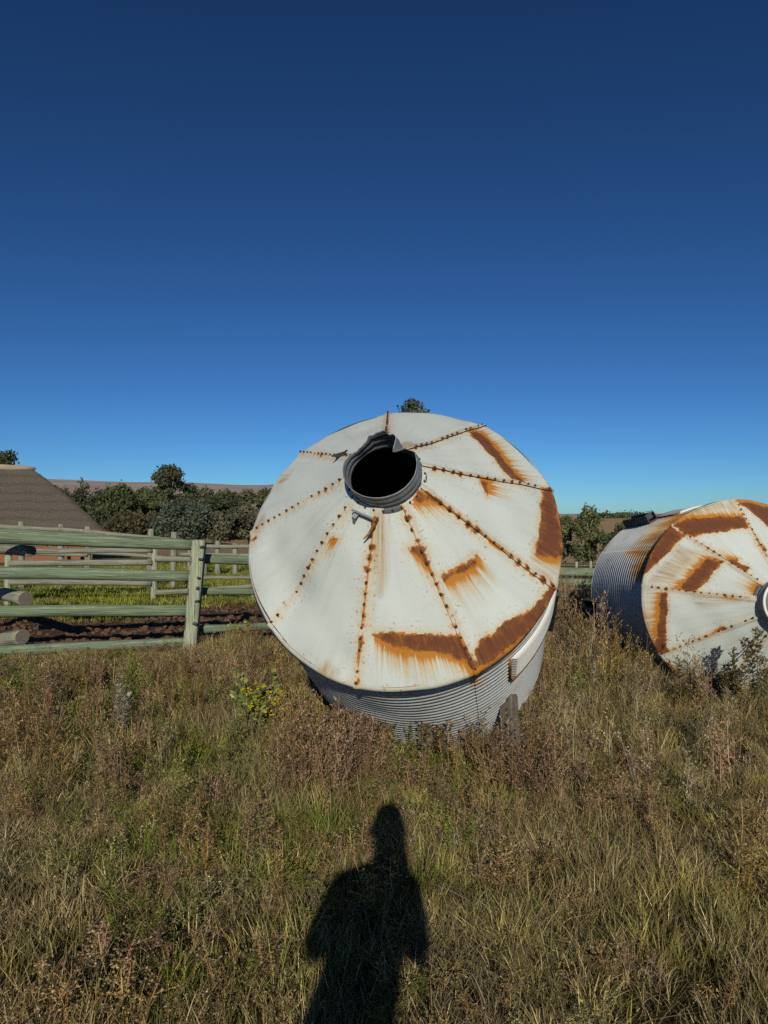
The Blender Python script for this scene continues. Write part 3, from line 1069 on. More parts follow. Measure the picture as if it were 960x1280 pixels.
fence('wire_fence', 'far wire fence with thin pale posts at the foot of the poplars',
      [(693, 700), (720, 702), (738, 701), (764, 703)], [(690, 706, 770, 707, .012)], lambda x: 24.0, .05, M['oldrail'], M['palebark'], 560)
lg = MB()
a0, a1 = at(719, 743, 11.6), at(735, 741, 12.6)
lg.tube([a0, a1], [.085, .08], 12, True, 0, 0, .05, 3)
tag(lg.build('fallen_log', [M['dark']], None, True), 'short dark log end lying in the weeds between the tanks', 'log')

# ------------------------------------------------------------------ thatched shelter
TD = 24.0
HX = -15.5
hut = empty('thatched_shelter', (-16.47, 25.1, 0), 'open thatched shelter with grey thatch roof and low brick wall', 'shelter')


hut.rotation_euler.z = R_(27)


def hut_roof():
    # hipped roof, ridge along x, slightly hollow slopes
    zr, ze = 3.68, 1.22
    yr, hy = TD + 2.3, 2.6
    x0r, x1r = -19.0, -12.28
    x0e, x1e = -21.6, -9.72
    n, m = 14, 26
    V, F = [], []
    ring_n = None
    for j in range(m + 1):
        s = j / m
        z = zr + (ze - zr) * s + 0.05 * math.sin(PI * s)
        x0 = x0r + (x0e - x0r) * s
        x1 = x1r + (x1e - x1r) * s + .05 * math.sin(PI * s)
        y0, y1 = yr - hy * s - .02, yr + hy * s + .02
        ring = []
        for i in range(40):
            ring.append((x0 + (x1 - x0) * i / 40, y0))
        for i in range(14):
            ring.append((x1, y0 + (y1 - y0) * i / 14))
        for i in range(40):
            ring.append((x1 + (x0 - x1) * i / 40, y1))
        for i in range(14):
            ring.append((x0, y1 + (y0 - y1) * i / 14))
        ring_n = len(ring)
        for (x, y) in ring:
            e = 0.018 * math.sin(x * 7.3 + y * 3.1 + s * 9) + .012 * math.sin(x * 19 + s * 23)
            corner = 0.06 * max(0, 1 - abs(x - x1) / 1.2) * s
            left = 0.05 * max(0, (-12.5 - x) / 6) * s
            V.append((x - HX, y - TD, z + e - corner + left * 3))
    for j in range(m):
        for i in range(ring_n):
            k = (i + 1) % ring_n
            F.append((j * ring_n + i, (j + 1) * ring_n + i, (j + 1) * ring_n + k, j * ring_n + k))
    b = len(V)                                       # thick lower edge and the underside
    last = m * ring_n
    for i in range(ring_n):
        x, y, z = V[last + i]
        V.append((x * 1.0, y, z - .17))
    for i in range(ring_n):
        k = (i + 1) % ring_n
        F.append((last + i, b + i, b + k, last + k))
    c = len(V)
    V.append((.0, 2.3, 1.5))
    for i in range(ring_n):
        F.append((b + i, c, b + (i + 1) % ring_n))
    r = mesh_obj('roof', V, F, M['thatch'], hut, True)
    mb = MB()
    pts = [(x0r - .1 - HX + (x1r - x0r + .25) * i / 16, yr - TD, zr + .0 + .012 * math.sin(i * 2.2)) for i in range(17)]
    mb.tube(pts, [.13] * 15 + [.11, .05], 10, True, 0, 0, .12, 5)
    mb.build('ridge_cap', M['cap'], r, True)


hut_roof()
for (x0, x1, h) in ((-20.8, -11.35, .50), (-10.95, -10.35, .55), (-20.8, -18, .9)):
    mb = MB()
    yy = TD + .35 if h != .9 else TD + 3.4
    mb.box(((x0 + x1) / 2 - HX, yy - TD, h / 2 - .05), (x1 - x0, .24, h + .1), bev=.01)
    mb.build('brick_wall', M['brick'], hut)
for x in (-19.5, -16.4, -13.6, -11.6, -10.4):
    for yy in (.55, 4.2):
        mb = MB()
        mb.tube([(x - HX, yy, -.1), (x - HX, yy, 1.3 if x < -11 else 1.12)], [.10, .09], 9, wob=.05)
        mb.build('support_pole', M['oldrail'], hut, True)
for x0, w in ((-11.2, .30), (-10.75, .34), (-10.3, .28)):   # short brick piers beside the shelter
    mb = MB()
    mb.box((x0 - HX, -.55, .28), (w, .3, .56), bev=.012)
    mb.build('brick_pier', M['brick'], hut)


# ------------------------------------------------------------------ trees
def leaf_cloud(centers, radii, n, size, seed, flat=1.0, shell=0.55):
    """leaf-sized faces spread through a set of lumps"""
    r = np.random.default_rng(seed)
    centers, radii = np.array(centers, float), np.array(radii, float)
    w = (radii[:, 0] * radii[:, 1] * radii[:, 2]) ** (2 / 3)
    ix = r.choice(len(centers), n, p=w / w.sum())
    d = r.normal(size=(n, 3))
    d /= np.linalg.norm(d, axis=1)[:, None]
    rad_ = (shell + (1 - shell) * r.random(n)) ** 1.0
    rad_ = np.where(r.random(n) < .10, rad_ * 1.35, rad_)
    rad_ *= 1 + .22 * np.sin(d[:, 0] * 7 + ix) * np.sin(d[:, 2] * 6 + ix * 2)
    P = centers[ix] + d * radii[ix] * rad_[:, None]
    s = size * (0.55 + 0.9 * r.random(n))
    a = r.normal(size=(n, 3)) + d * .6
    a /= np.linalg.norm(a, axis=1)[:, None]
    b = np.cross(a, r.normal(size=(n, 3)))
    b /= np.linalg.norm(b, axis=1)[:, None]
    c = np.cross(a, b)
    c[:, 2] *= flat
    V = np.stack([P - b * s[:, None] * .5, P + c * s[:, None] * .34, P + b * s[:, None] * .5, P - c * s[:, None] * .34], 1).reshape(-1, 3)
    F = np.arange(4 * n).reshape(n, 4)
    tone = np.repeat(np.clip(.5 + .25 * r.normal(size=n) + .4 * np.sin(ix * 2.4), 0, 1.3), 4)
    return V, F, tone


def tree(name, label, px, D, top, width, kind, seed, group, depth=None, lean=0.0, base_py=None, n=2600, low=0.12):
    t = at(px, top, D)
    bz = float(terrain(t.x, t.y)) if base_py is None else at(px, base_py, D).z
    H = t.z - bz
    W = width * 1.35 / F_PX * D
    n = int(n * 3.2)
    root = empty(name, (t.x, D, bz), label, 'tree', group)
    r = random.Random(seed)
    cs, rs = [], []
    size = .30 * (D / 90) ** .8 * 1.15
    mat = M['fol_' + kind]
    bark = M['palebark'] if kind in ('poplar', 'gum') else M['bark']
    limbs = []
    if kind == 'conifer':
        for i in range(13):
            s = i / 12
            rr = W * .5 * (1 - s) ** .6 * r.uniform(.8, 1.2) + .09 * W
            for k in range(3 if s < .8 else 1):
                a = r.uniform(0, 6.28)
                cs.append((math.cos(a) * rr * .5, math.sin(a) * rr * .5, H * (low + (.97 - low) * s)))
                rs.append((rr * .78, rr * .78, H * .085))
    elif kind == 'gum':
        for i in range(34):
            s = r.uniform(0, 1)
            a = r.uniform(0, 6.28)
            z = H * (.3 + .66 * s)
            env = W * .5 * math.sin(PI * min(1, (.12 + s * .9))) ** .7
            d = env * r.uniform(.2, .95)
            cs.append((math.cos(a) * d + lean * z, math.sin(a) * d, z))
            k = r.uniform(.06, .17) * W
            rs.append((k, k, k * .7))
            limbs.append(i)
    elif kind == 'poplar':
        for i in range(30):
            s = r.uniform(0, 1)
            a = r.uniform(0, 6.28)
            z = H * (.22 + .76 * s)
            d = W * .5 * (1 - s * .55) * r.uniform(.1, .8)
            cs.append((math.cos(a) * d + lean * z, math.sin(a) * d, z))
            k = r.uniform(.10, .21) * W
            rs.append((k * .8, k * .8, k * 1.1))
            limbs.append(i)
    else:
        for i in range(30):
            s = r.uniform(0, 1)
            a = r.uniform(0, 6.28)
            z = H * (low + .12 + (.80 - low) * s)
            d = W * .42 * math.sqrt(max(0, 1 - (s - .35) ** 2 * 1.7)) * r.uniform(.2, 1)
            cs.append((math.cos(a) * d, math.sin(a) * d, z))
            k = r.uniform(.07, .20) * W
            rs.append((k, k, k * r.uniform(.6, 1.0)))
            limbs.append(i)
    cs = np.array(cs)
    rs = np.array(rs)
    # fit the lumps to the wanted outline
    topz = (cs[:, 2] + rs[:, 2]).max()
    cs[:, 2] *= H / topz
    V, F, tone = leaf_cloud(cs, rs, int(n * .8), size, seed, shell=.35)
    mesh_obj('crown', V, F, mat, root, attrs={'tone': tone})
    mb = MB()
    k = 6
    tr = .02 * H + .03
    pts = [Vector((lean * H * .8 * (i / k) + r.uniform(-.02, .02) * H * (i > 0), r.uniform(-.02, .02) * H * (i > 0), H * .85 * i / k - .3 * (i == 0))) for i in range(k + 1)]
    mb.tube(pts, [tr * (1.15 - .95 * i / k) for i in range(k + 1)], 8)
    for i in limbs[:12]:
        c = Vector(cs[i])
        s = max(.15, min(.75, c.z / H * .6))
        st = pts[min(k, int(s / .85 * k))]
        mb.tube([st, st.lerp(c, .55) + Vector((0, 0, .03 * H)), c], [tr * .42, tr * .28, tr * .1], 6)
    mb.build('trunk', bark, root, True)
    return root


BG = 'trees behind the kraal'
TREES = [
    # name, label, px, D, top, width, kind, lean, n
    ('cypress_tree', 'slim dark conifer just right of the thatched roof', 84, 96, 604, 26, 'conifer', 0, 1700),
    ('cypress_tree', 'pointed dark conifer, tallest of the two beside the thatched roof', 103, 94, 597, 30, 'conifer', 0, 1900),
    ('conifer_tree', 'dark conifer with ragged top left of the round green tree', 122, 98, 606, 30, 'conifer', 0, 1700),
    ('broadleaf_tree', 'round dark green tree left of the tall gum', 150, 92, 604, 44, 'round', 0, 2600),
    ('broadleaf_tree', 'lower green tree in the gap left of the tall gum', 180, 98, 614, 36, 'round', 0, 1900),
    ('gum_tree', 'tall gum tree with open crown standing above the tree line', 211, 90, 581, 56, 'gum', 0, 3200),
    ('bushy_tree', 'blue-green bushy tree in front of the tall gum', 231, 72, 624, 62, 'blue', 0, 3200),
    ('bushy_tree', 'brownish low bush behind the kraal rails', 160, 74, 640, 66, 'brown', 0, 2300),
    ('bushy_tree', 'olive grey bush right of the blue-green tree', 276, 74, 640, 50, 'olive', 0, 2300),
    ('bushy_tree', 'greyish bush touching the left rim of the leaning tank', 312, 76, 630, 52, 'olive', 0, 2500),
    ('conifer_tree', 'small pointed conifer right of the gum tree', 268, 100, 611, 36, 'conifer', 0, 1900),
    ('conifer_tree', 'small conifer halfway between gum tree and leaning tank', 294, 102, 613, 34, 'conifer', 0, 1700),
    ('broadleaf_tree', 'dark round tree against the left rim of the leaning tank', 326, 98, 610, 44, 'round', 0, 2200),
    ('broadleaf_tree', 'dark undergrowth tree low behind the conifers', 112, 90, 628, 60, 'round', 0, 2300),
    ('bushy_tree', 'grey-green shrub low beside the blue-green tree', 198, 80, 640, 44, 'olive', 0, 1800),
    ('conifer_tree', 'dark conifer filling the gap between the slim conifers and the round tree', 134, 104, 603, 34, 'conifer', 0, 1700),
    ('broadleaf_tree', 'dull green tree directly behind the lower left of the gum', 190, 104, 607, 40, 'round', 0, 1900),
    ('broadleaf_tree', 'dull green tree in the belt right behind the gum', 246, 106, 609, 44, 'olive', 0, 1900),
    ('broadleaf_tree', 'green tree in the belt behind the small conifers', 282, 108, 612, 46, 'round', 0, 1900),
    ('broadleaf_tree', 'olive tree in the belt left of the leaning tank', 308, 108, 611, 40, 'olive', 0, 1900),
    ('broadleaf_tree', 'dark tree half hidden by the right thatch slope', 68, 102, 605, 40, 'round', 0, 1900),
    ('broadleaf_tree', 'dark green tree standing behind the round green tree', 164, 106, 608, 44, 'conifer', 0, 1900),
    ('broadleaf_tree', 'dark tree peeping over the thatch ridge at the left edge', 8, 46, 562, 62, 'gum', 0, 2600),
    ('broadleaf_tree', 'tree top peeping over the leaning tank', 516, 42, 498, 80, 'gum', 0, 3000),
    ('poplar_tree', 'tall light green poplar with pale trunk between the tanks', 736, 62, 632, 42, 'poplar', 0, 1700),
    ('poplar_tree', 'dark green poplar touching the right rim of the leaning tank', 706, 66, 645, 30, 'poplar', 0, 1500),
    ('bushy_tree', 'dark bush behind the lying tank', 778, 60, 652, 52, 'round', 0, 2600),
    ('broadleaf_tree', 'dark tree at the right edge peeping over the lying tank', 968, 50, 630, 34, 'round', 0, 1800),
]
for i, (nm, lb, px, D, top, w, kd, ln, nn) in enumerate(TREES):
    tree(nm, lb, px, D, top, w, kd, 900 + i, BG if px < 480 else 'trees right of the leaning tank', lean=ln, n=nn)
# hillside bush on the right
for i, (px, D, top, w, lb) in enumerate(((775, 210, 645, 40, 'dark bush row on the far hill right of the poplars'), (800, 215, 648, 36, 'dark hill bush just above the bracket of the lying tank'),
                                       (752, 214, 650, 26, 'small dark bush on the far tan hill beside the poplar'))):
    tree('bushy_tree', lb, px, D, top, w, 'round', 960 + i, 'bushes on the far hill', n=900)

# ------------------------------------------------------------------ plants of the field
def blades(n, rad_, h, w, lean, cols, rnd, segs=3, droop=0.35):
    """a tuft of tapering curved blades"""
    V, F, Cc = [], [], []
    for i in range(n):
        a = rnd.uniform(0, 6.283)
        q = rad_ * math.sqrt(rnd.random())
        bx, by = math.cos(a) * q, math.sin(a) * q
        da = a + rnd.uniform(-1.2, 1.2)
        hh = h * rnd.uniform(.45, 1.1)
        ln = lean * rnd.uniform(.1, 1.2)
        ww = w * rnd.uniform(.6, 1.3)
        fa = rnd.uniform(0, 6.283)
        sx, sy = math.cos(fa) * ww, math.sin(fa) * ww
        c = np.array(cols[rnd.randrange(len(cols))]) * rnd.uniform(.7, 1.3)
        b = len(V)
        for s in range(segs + 1):
            t = s / segs
            off = ln * hh * (t + droop * t * t)
            x, y = bx + math.cos(da) * off, by + math.sin(da) * off
            z = hh * (t - droop * lean * t * t * .6)
            k = (1 - t) ** .7 if s < segs else 0
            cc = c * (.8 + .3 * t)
            if s < segs:
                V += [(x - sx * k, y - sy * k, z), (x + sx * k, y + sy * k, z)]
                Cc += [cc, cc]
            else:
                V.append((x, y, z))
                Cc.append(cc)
        for s in range(segs - 1):
            F.append((b + 2 * s, b + 2 * s + 1, b + 2 * s + 3, b + 2 * s + 2))
        F.append((b + 2 * segs - 2, b + 2 * segs - 1, b + 2 * segs))
    return V, F, Cc


def weed(h, nbr, rnd, stemc, leafc, leaf=0.012, nl=7, spread=.35, stems=3, w=.0022):
    """a dead or leafy weed: stems, side twigs, many small leaves and seed heads"""
    V, F, Cc = [], [], []

    def strip(p, q, w0, w1, c):
        d = (q - p)
        s = d.cross(Vector((rnd.uniform(-1, 1), rnd.uniform(-1, 1), rnd.uniform(-.2, .2)))).normalized()
        b = len(V)
        V.extend([tuple(p - s * w0), tuple(p + s * w0), tuple(q + s * w1), tuple(q - s * w1)])
        Cc.extend([c] * 4)
        F.append((b, b + 1, b + 2, b + 3))

    def leaf_(p, d, l, c):
        d = d.normalized()
        s = d.cross(Vector((rnd.uniform(-1, 1), rnd.uniform(-1, 1), rnd.uniform(-1, 1)))).normalized() * l * .3
        b = len(V)
        V.extend([tuple(p), tuple(p + d * l * .5 + s), tuple(p + d * l), tuple(p + d * l * .5 - s)])
        Cc.extend([c] * 4)
        F.append((b, b + 1, b + 2, b + 3))

    for s_ in range(stems):
        a = rnd.uniform(0, 6.28)
        hh = h * rnd.uniform(.65, 1.05)
        base = Vector((math.cos(a) * .02, math.sin(a) * .02, 0))
        tip = Vector((math.cos(a) * spread * hh * rnd.uniform(.1, .6), math.sin(a) * spread * hh * rnd.uniform(.1, .6), hh))
        mid = base.lerp(tip, .5) + Vector((rnd.uniform(-.03, .03), rnd.uniform(-.03, .03), 0)) * h
        c0 = np.array(stemc[rnd.randrange(len(stemc))]) * rnd.uniform(.8, 1.2)
        strip(base, mid, w, w * .8, c0)
        strip(mid, tip, w * .8, w * .45, c0)
        for i in range(nbr):
            t = rnd.uniform(.22, 1)
            p = base.lerp(mid, t * 2) if t < .5 else mid.lerp(tip, t * 2 - 1)
            aa = rnd.uniform(0, 6.28)
            l = hh * rnd.uniform(.1, .27) * (1.15 - .55 * t)
            d = Vector((math.cos(aa) * .75, math.sin(aa) * .75, rnd.uniform(.5, 1.2))).normalized()
            q = p + d * l
            strip(p, q, w * .5, w * .3, c0 * rnd.uniform(.8, 1.15))
            for k in range(nl):
                u = rnd.uniform(.25, 1.05)
                cc = np.array(leafc[rnd.randrange(len(leafc))]) * rnd.uniform(.65, 1.3)
                leaf_(p.lerp(q, u), d + Vector((rnd.uniform(-1, 1), rnd.uniform(-1, 1), rnd.uniform(-.6, 1))), leaf * rnd.uniform(.6, 1.4), cc)
    return V, F, Cc


def rosette(n, l, rnd, cols):
    """low plant with broad leaves"""
    V, F, Cc = [], [], []
    for i in range(n):
        a = rnd.uniform(0, 6.28)
        up = rnd.uniform(.2, 1.1)
        L = l * rnd.uniform(.6, 1.2)
        d = Vector((math.cos(a), math.sin(a), up)).normalized()
        s = Vector((-math.sin(a), math.cos(a), rnd.uniform(-.3, .3))) * L * .24
        st = Vector((math.cos(a) * .02, math.sin(a) * .02, rnd.uniform(0, .10)))
        c = np.array(cols[rnd.randrange(len(cols))]) * rnd.uniform(.7, 1.25)
        b = len(V)
        V += [tuple(st), tuple(st + d * L * .35 + s), tuple(st + d * L * .7 + s * .8), tuple(st + d * L + Vector((0, 0, -.15 * L))), tuple(st + d * L * .7 - s * .8), tuple(st + d * L * .35 - s)]
        Cc += [c] * 6
        F += [(b, b + 1, b + 2, b + 3), (b, b + 3, b + 4, b + 5)]
    return V, F, Cc


STRAW = [(.46, .35, .145), (.37, .275, .105), (.54, .425, .20), (.24, .18, .072), (.33, .265, .095)]
OLIVE = [(.19, .175, .05), (.145, .145, .04), (.23, .20, .07)]
GREEN = [(.15, .215, .024), (.20, .26, .034), (.12, .17, .022), (.26, .285, .045)]
BROWN = [(.26, .135, .055), (.17, .085, .036), (.31, .18, .078), (.38, .25, .115)]
GREYB = [(.29, .235, .15), (.22, .175, .11), (.36, .295, .19)]
YELG = [(.27, .24, .035), (.21, .21, .035)]


def patch(n, rad_, make, rnd, s0=.75, s1=1.2):
    """several plants side by side as one larger patch"""
    V, F, Cc = [], [], []
    for i in range(n):
        a, q = rnd.uniform(0, 6.283), rad_ * math.sqrt(rnd.random())
        v_, f_, c_ = make()
        k, ca, sa = rnd.uniform(s0, s1), 1.0, 0.0
        b = len(V)
        ox, oy = math.cos(a) * q, math.sin(a) * q
        V += [(p[0] * k + ox, p[1] * k + oy, p[2] * k) for p in v_]
        F += [tuple(j + b for j in f) for f in f_]
        t = rnd.uniform(.5, 1.3)
        Cc += [np.array(c) * t for c in c_]
    return V, F, Cc


def proto(name, data):
    V, F, Cc = data
    me = bpy.data.meshes.new(name)
    me.from_pydata([tuple(v) for v in V], [], F)
    me.materials.append(M['blade'])
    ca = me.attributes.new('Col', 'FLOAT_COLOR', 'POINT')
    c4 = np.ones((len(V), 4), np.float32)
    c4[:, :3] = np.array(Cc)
    ca.data.foreach_set('color', c4.ravel())
    return bpy.data.objects.new(name, me)


def proto_set(name, lst):
    c = bpy.data.collections.new(name)
    for i, d in enumerate(lst):
        c.objects.link(proto('%s_%02d' % (name, i), d))
    return c


def scatter(name, label, cat, coll, npro, P, scl, tilt=.12, sclz=None):
    """one mass of plants: points that carry a plant each"""
    n = len(P)
    me = bpy.data.meshes.new(name)
    me.from_pydata(P.tolist(), [], [])
    r = np.random.default_rng(len(P))
    a = me.attributes.new('rot', 'FLOAT_VECTOR', 'POINT')
    a.data.foreach_set('vector', np.stack([r.normal(0, tilt, n), r.normal(0, tilt, n), r.uniform(0, 6.283, n)], -1).astype(np.float32).ravel())
    a = me.attributes.new('scl', 'FLOAT_VECTOR', 'POINT')
    sz = scl if sclz is None else sclz
    a.data.foreach_set('vector', np.stack([scl, scl, sz], -1).astype(np.float32).ravel())
    a = me.attributes.new('pick', 'INT', 'POINT')
    a.data.foreach_set('value', r.integers(0, npro, n).astype(np.int32))
    me.materials.append(M['blade'])
    o = link(bpy.data.objects.new(name, me))
    ng = bpy.data.node_groups.new(name, 'GeometryNodeTree')
    ng.interface.new_socket('Geometry', in_out='INPUT', socket_type='NodeSocketGeometry')
    ng.interface.new_socket('Geometry', in_out='OUTPUT', socket_type='NodeSocketGeometry')
    N = ng.nodes
    gi, go = N.new('NodeGroupInput'), N.new('NodeGroupOutput')
    ci = N.new('GeometryNodeCollectionInfo')
    ci.inputs['Collection'].default_value = coll
    ci.inputs['Separate Children'].default_value = True
    ci.inputs['Reset Children'].default_value = True
    ip = N.new('GeometryNodeInstanceOnPoints')
    ip.inputs['Pick Instance'].default_value = True

    def na(nm, ty):
        k = N.new('GeometryNodeInputNamedAttribute')
        k.data_type = ty
        k.inputs['Name'].default_value = nm
        return [s for s in k.outputs if s.enabled and s.name == 'Attribute'][0]
    L = ng.links
    L.new(gi.outputs[0], ip.inputs['Points'])
    L.new(ci.outputs[0], ip.inputs['Instance'])
    L.new(na('pick', 'INT'), ip.inputs['Instance Index'])
    L.new(na('rot', 'FLOAT_VECTOR'), ip.inputs['Rotation'])
    L.new(na('scl', 'FLOAT_VECTOR'), ip.inputs['Scale'])
    L.new(ip.outputs[0], go.inputs[0])
    md = o.modifiers.new('plants', 'NODES')
    md.node_group = ng
    return tag(o, label, cat, kind='stuff')


rp = random.Random(5)
NP = 8
c_short = proto_set('short_dry', [patch(9, .2, lambda: blades(40, .075, .160, .0019, .46, STRAW + STRAW + OLIVE, rp), rp) for _ in range(NP)])
c_hay = proto_set('flat_straw', [patch(6, .2, lambda: blades(20, .10, .09, .0016, 1.5, STRAW + GREYB, rp, droop=.6), rp) for _ in range(NP)])
c_green = proto_set('green_tuft', [patch(4, .14, lambda: blades(20, .06, .18, .0022, .7, GREEN + GREEN + YELG, rp), rp) for _ in range(NP)])
c_weed = proto_set('brown_weed', [patch(4, .22, lambda: weed(.46, 11, rp, BROWN, BROWN + BROWN + GREYB + OLIVE, .012, 7, .5, 3), rp) for _ in range(NP)])
c_grey = proto_set('grey_weed', [patch(4, .22, lambda: weed(.42, 9, rp, GREYB, GREYB + STRAW + OLIVE, .011, 6, .45, 3), rp) for _ in range(NP)])
c_leafy = proto_set('leafy_weed', [patch(3, .15, lambda: weed(.34, 10, rp, OLIVE, GREEN + OLIVE + OLIVE, .013, 9, .6, 4), rp) for _ in range(NP)])
c_ros = proto_set('broad_leaf', [patch(4, .12, lambda: rosette(14, .022, rp, GREEN + YELG), rp) for _ in range(NP)])
c_past = proto_set('pasture', [patch(6, .4, lambda: blades(34, .16, .10, .006, .5, GREEN + YELG + YELG, rp, segs=2), rp) for _ in range(NP)])


def field_noise(x, y, f, seed):
    r = np.random.default_rng(seed)
    s = np.zeros_like(x)
    for k in range(7):
        a = r.uniform(0, 6.28)
        ff_ = f * r.uniform(.6, 1.8)
        s += np.sin((x * math.cos(a) + y * math.sin(a)) * ff_ + r.uniform(0, 6.28))
    return s / 7 * 1.7


def front_limit(x):
    """how far the weeds reach: up to the fence on the left, on to the back fence at the right"""
    return np.where(x < .3, 8.35 + .2 * np.sin(x * 2), 8.4 + 5.2 * smooth(.3, 1.6, x))


T1A = np.array([math.sin(R_(-9.585)) * math.cos(R_(30.34)), -math.cos(R_(-9.585)) * math.cos(R_(30.34)), math.sin(R_(30.34))])
T1C = np.array([0.1066 * TR, 4.3966 * TR, -0.1026 * TR + CAM_H])


def sample(n, y0, y1, power=1.0, wide=.64, margin=.7):
    y = y0 + (y1 - y0) * rng.random(n) ** power
    x = (rng.random(n) * 2 - 1) * (wide * np.maximum(y, 1.2) + margin)
    # even density: the strip gets wider with distance
    keep = rng.random(n) < (wide * np.maximum(y, 1.2) + margin) / (wide * y1 + margin)
    x, y = x[keep], y[keep]
    ok = y < front_limit(x)
    # not inside the tanks
    base = T1C - T1A * 1.5
    ok &= ~((np.hypot(x - base[0], y - base[1] - .45) < .85))
    ok &= ~((np.abs(x - 3.3) < .62) & (y > 6.28) & (y < 8.0))
    # not inside the photographer's shoes
    ok &= ~((np.abs(x + .13) < .22) & (y > -.75) & (y < -.2))
    x, y = x[ok], y[ok]
    return x, y


def place(name, label, cat, coll, xy, s0, s1, tilt=.12, hmul=None):
    x, y = xy
    z = terrain(x, y) - .01
    s = rng.uniform(s0, s1, len(x))
    sz = s if hmul is None else s * hmul
    return scatter(name, label, cat, coll, NP, np.stack([x, y, z], -1), s, tilt, sz)


def keep(xy, prob):
    x, y = xy
    k = rng.random(len(x)) < prob(x, y)
    return x[k], y[k]


gpatch = lambda x, y: np.clip(.5 + field_noise(x, y, 1.5, 3) * 1.0, 0, 1)


def low_at_fence(x, y):
    """the weeds are lower along the foot of the front fence"""
    return 1 - (.40 * smooth(6.0, 7.2, y) + .27 * smooth(7.0, 7.5, y)) * (1 - smooth(-2.4, -1.6, x))


# short dry grass, dense near the camera
xy = keep(sample(2300, -1.2, 5.4), lambda x, y: np.clip(.9 + .9 * field_noise(x, y, 3.4, 8), .42, 1))
place('dry_grass', 'short dry straw-coloured grass in the foreground', 'grass', c_short, xy, .7, 1.1, .12, hmul=np.clip(.68 + .3 * field_noise(*xy, 2.2, 4), .38, 1.0))
xy = sample(800, -1.2, 6.5)
place('trampled_straw', 'flattened dead grass stems on the ground', 'grass', c_hay, xy, .7, 1.3, .12)
xy = keep(sample(2300, 4.6, 13.8), lambda x, y: np.clip(.85 + .5 * field_noise(x, y, 2.0, 9), .3, 1))
place('field_grass', 'longer dry grass between the tanks and the fence', 'grass', c_short, xy, 1.0, 1.6, .12, hmul=np.clip(.95 + .4 * field_noise(*xy, 1.6, 5), .5, 1.5) * low_at_fence(*xy))


def green_prob(x, y):
    px = 480 + F_PX * x / np.maximum(y, .5)
    left = 1 - smooth(430, 640, px)
    return np.clip((gpatch(x, y) - .48) * 1.7, 0, 1) * (.2 + .8 * left) + .02


xy = keep(sample(3300, -1.0, 8.3), green_prob)
place('green_grass', 'fresh green grass blades growing in patches', 'grass', c_green, xy, .55, 1.1, .14, hmul=low_at_fence(*xy))


def weed_prob(x, y):
    px = 480 + F_PX * x / np.maximum(y, .5)
    left = 1 - smooth(380, 620, px)
    far = smooth(3.4, 5.2, y)
    near = .55 + .35 * left
    w = near * (1 - far) + far * (.72 + .28 * left)
    return np.clip(w * (.8 + .7 * field_noise(x, y, 1.9, 12)), .0, 1)


def between(x, y):
    """taller stand of weeds between and around the tanks"""
    a = smooth(.8, 1.6, x) * (1 - smooth(2.6, 3.4, x)) * smooth(5.0, 7.5, y)
    b = np.exp(-(((x + .45) / .25) ** 2 + ((y - 4.3) / .5) ** 2))
    c = np.exp(-(((x - .28) / .36) ** 4 + ((y - 4.1) / .45) ** 4))
    return (1 + .95 * a + .3 * b) * (1 - .42 * c)


xy = keep(sample(3300, 1.9, 13.6), weed_prob)
t_ = rng.random(46)
ex, ey = -.52 + .46 * t_ + rng.normal(0, .04, 46), 4.28 - .12 * np.sin(t_ * 3) + rng.normal(0, .10, 46)
bx, by = rng.uniform(.5, 1.15, 16), 4.20 + rng.normal(0, .08, 16)
xy = (np.concatenate([xy[0], ex, bx]), np.concatenate([xy[1], ey, by]))
place('brown_weeds', 'mass of dead brown weeds with small seed heads', 'weeds', c_weed, xy, .55, 1.0, .12, hmul=low_at_fence(*xy) * between(*xy) * (.42 + .58 * smooth(2.6, 4.6, xy[1])))
xy = keep(sample(2500, 1.9, 13.6), lambda x, y: weed_prob(x + 3, y) * .75)
place('grey_weeds', 'mass of grey dried weed stalks', 'weeds', c_grey, xy, .5, 1.0, .12, hmul=low_at_fence(*xy) * between(*xy) * (.42 + .58 * smooth(2.6, 4.6, xy[1])))
xy = keep(sample(3000, 2.1, 12.0), lambda x, y: np.clip(.06 + .6 * gpatch(x + 5, y + 2) ** 2, 0, 1) * (.45 + .55 * smooth(3.2, 5.5, y)))
place('leafy_weeds', 'olive green leafy weeds among the dead stalks', 'weeds', c_leafy, xy, .5, 1.0, .12, hmul=low_at_fence(*xy) * (.4 + .6 * smooth(2.6, 4.6, xy[1])))
xy = keep(sample(2600, 2.45, 8.0), lambda x, y: np.clip((field_noise(x, y, 2.4, 22) - .35) * .9, 0, .6) + .5 * np.exp(-(((x - 1.05) / .35) ** 2 + ((y - 3.15) / .22) ** 2)))
place('broad_leaf_cover', 'low broad-leaved green plants in the grass', 'weeds', c_ros, xy, .6, 1.2, .1)

# pasture behind the front fence
n = 3600
y = 10.8 + 13 * rng.random(n) ** 1.2
x = (rng.random(n) * 2 - 1) * (.66 * y + 1)
pk = (x < .7) & (rng.random(n) < np.clip(.05 + smooth(12.2, 13.6, y) * 1.1 + .5 * field_noise(x, y, 1.2, 30), 0, 1))
place('pasture_grass', 'short yellowish green pasture behind the front fence', 'grass', c_past, (x[pk], y[pk]), .7, 1.4, .08)

# ------------------------------------------------------------------ single plants one can point to
def plant(name, label, cat, pos, data, parts, group=None):
    root = empty(name, (pos[0], pos[1], float(terrain(pos[0], pos[1]))), label, cat, group)
    for pn, (V, F, Cc) in parts:
        q = mesh_obj(pn, np.array([tuple(v) for v in V]), F, M['blade'], root, col=np.array(Cc))
        q['kind'] = 'stuff'
    return root


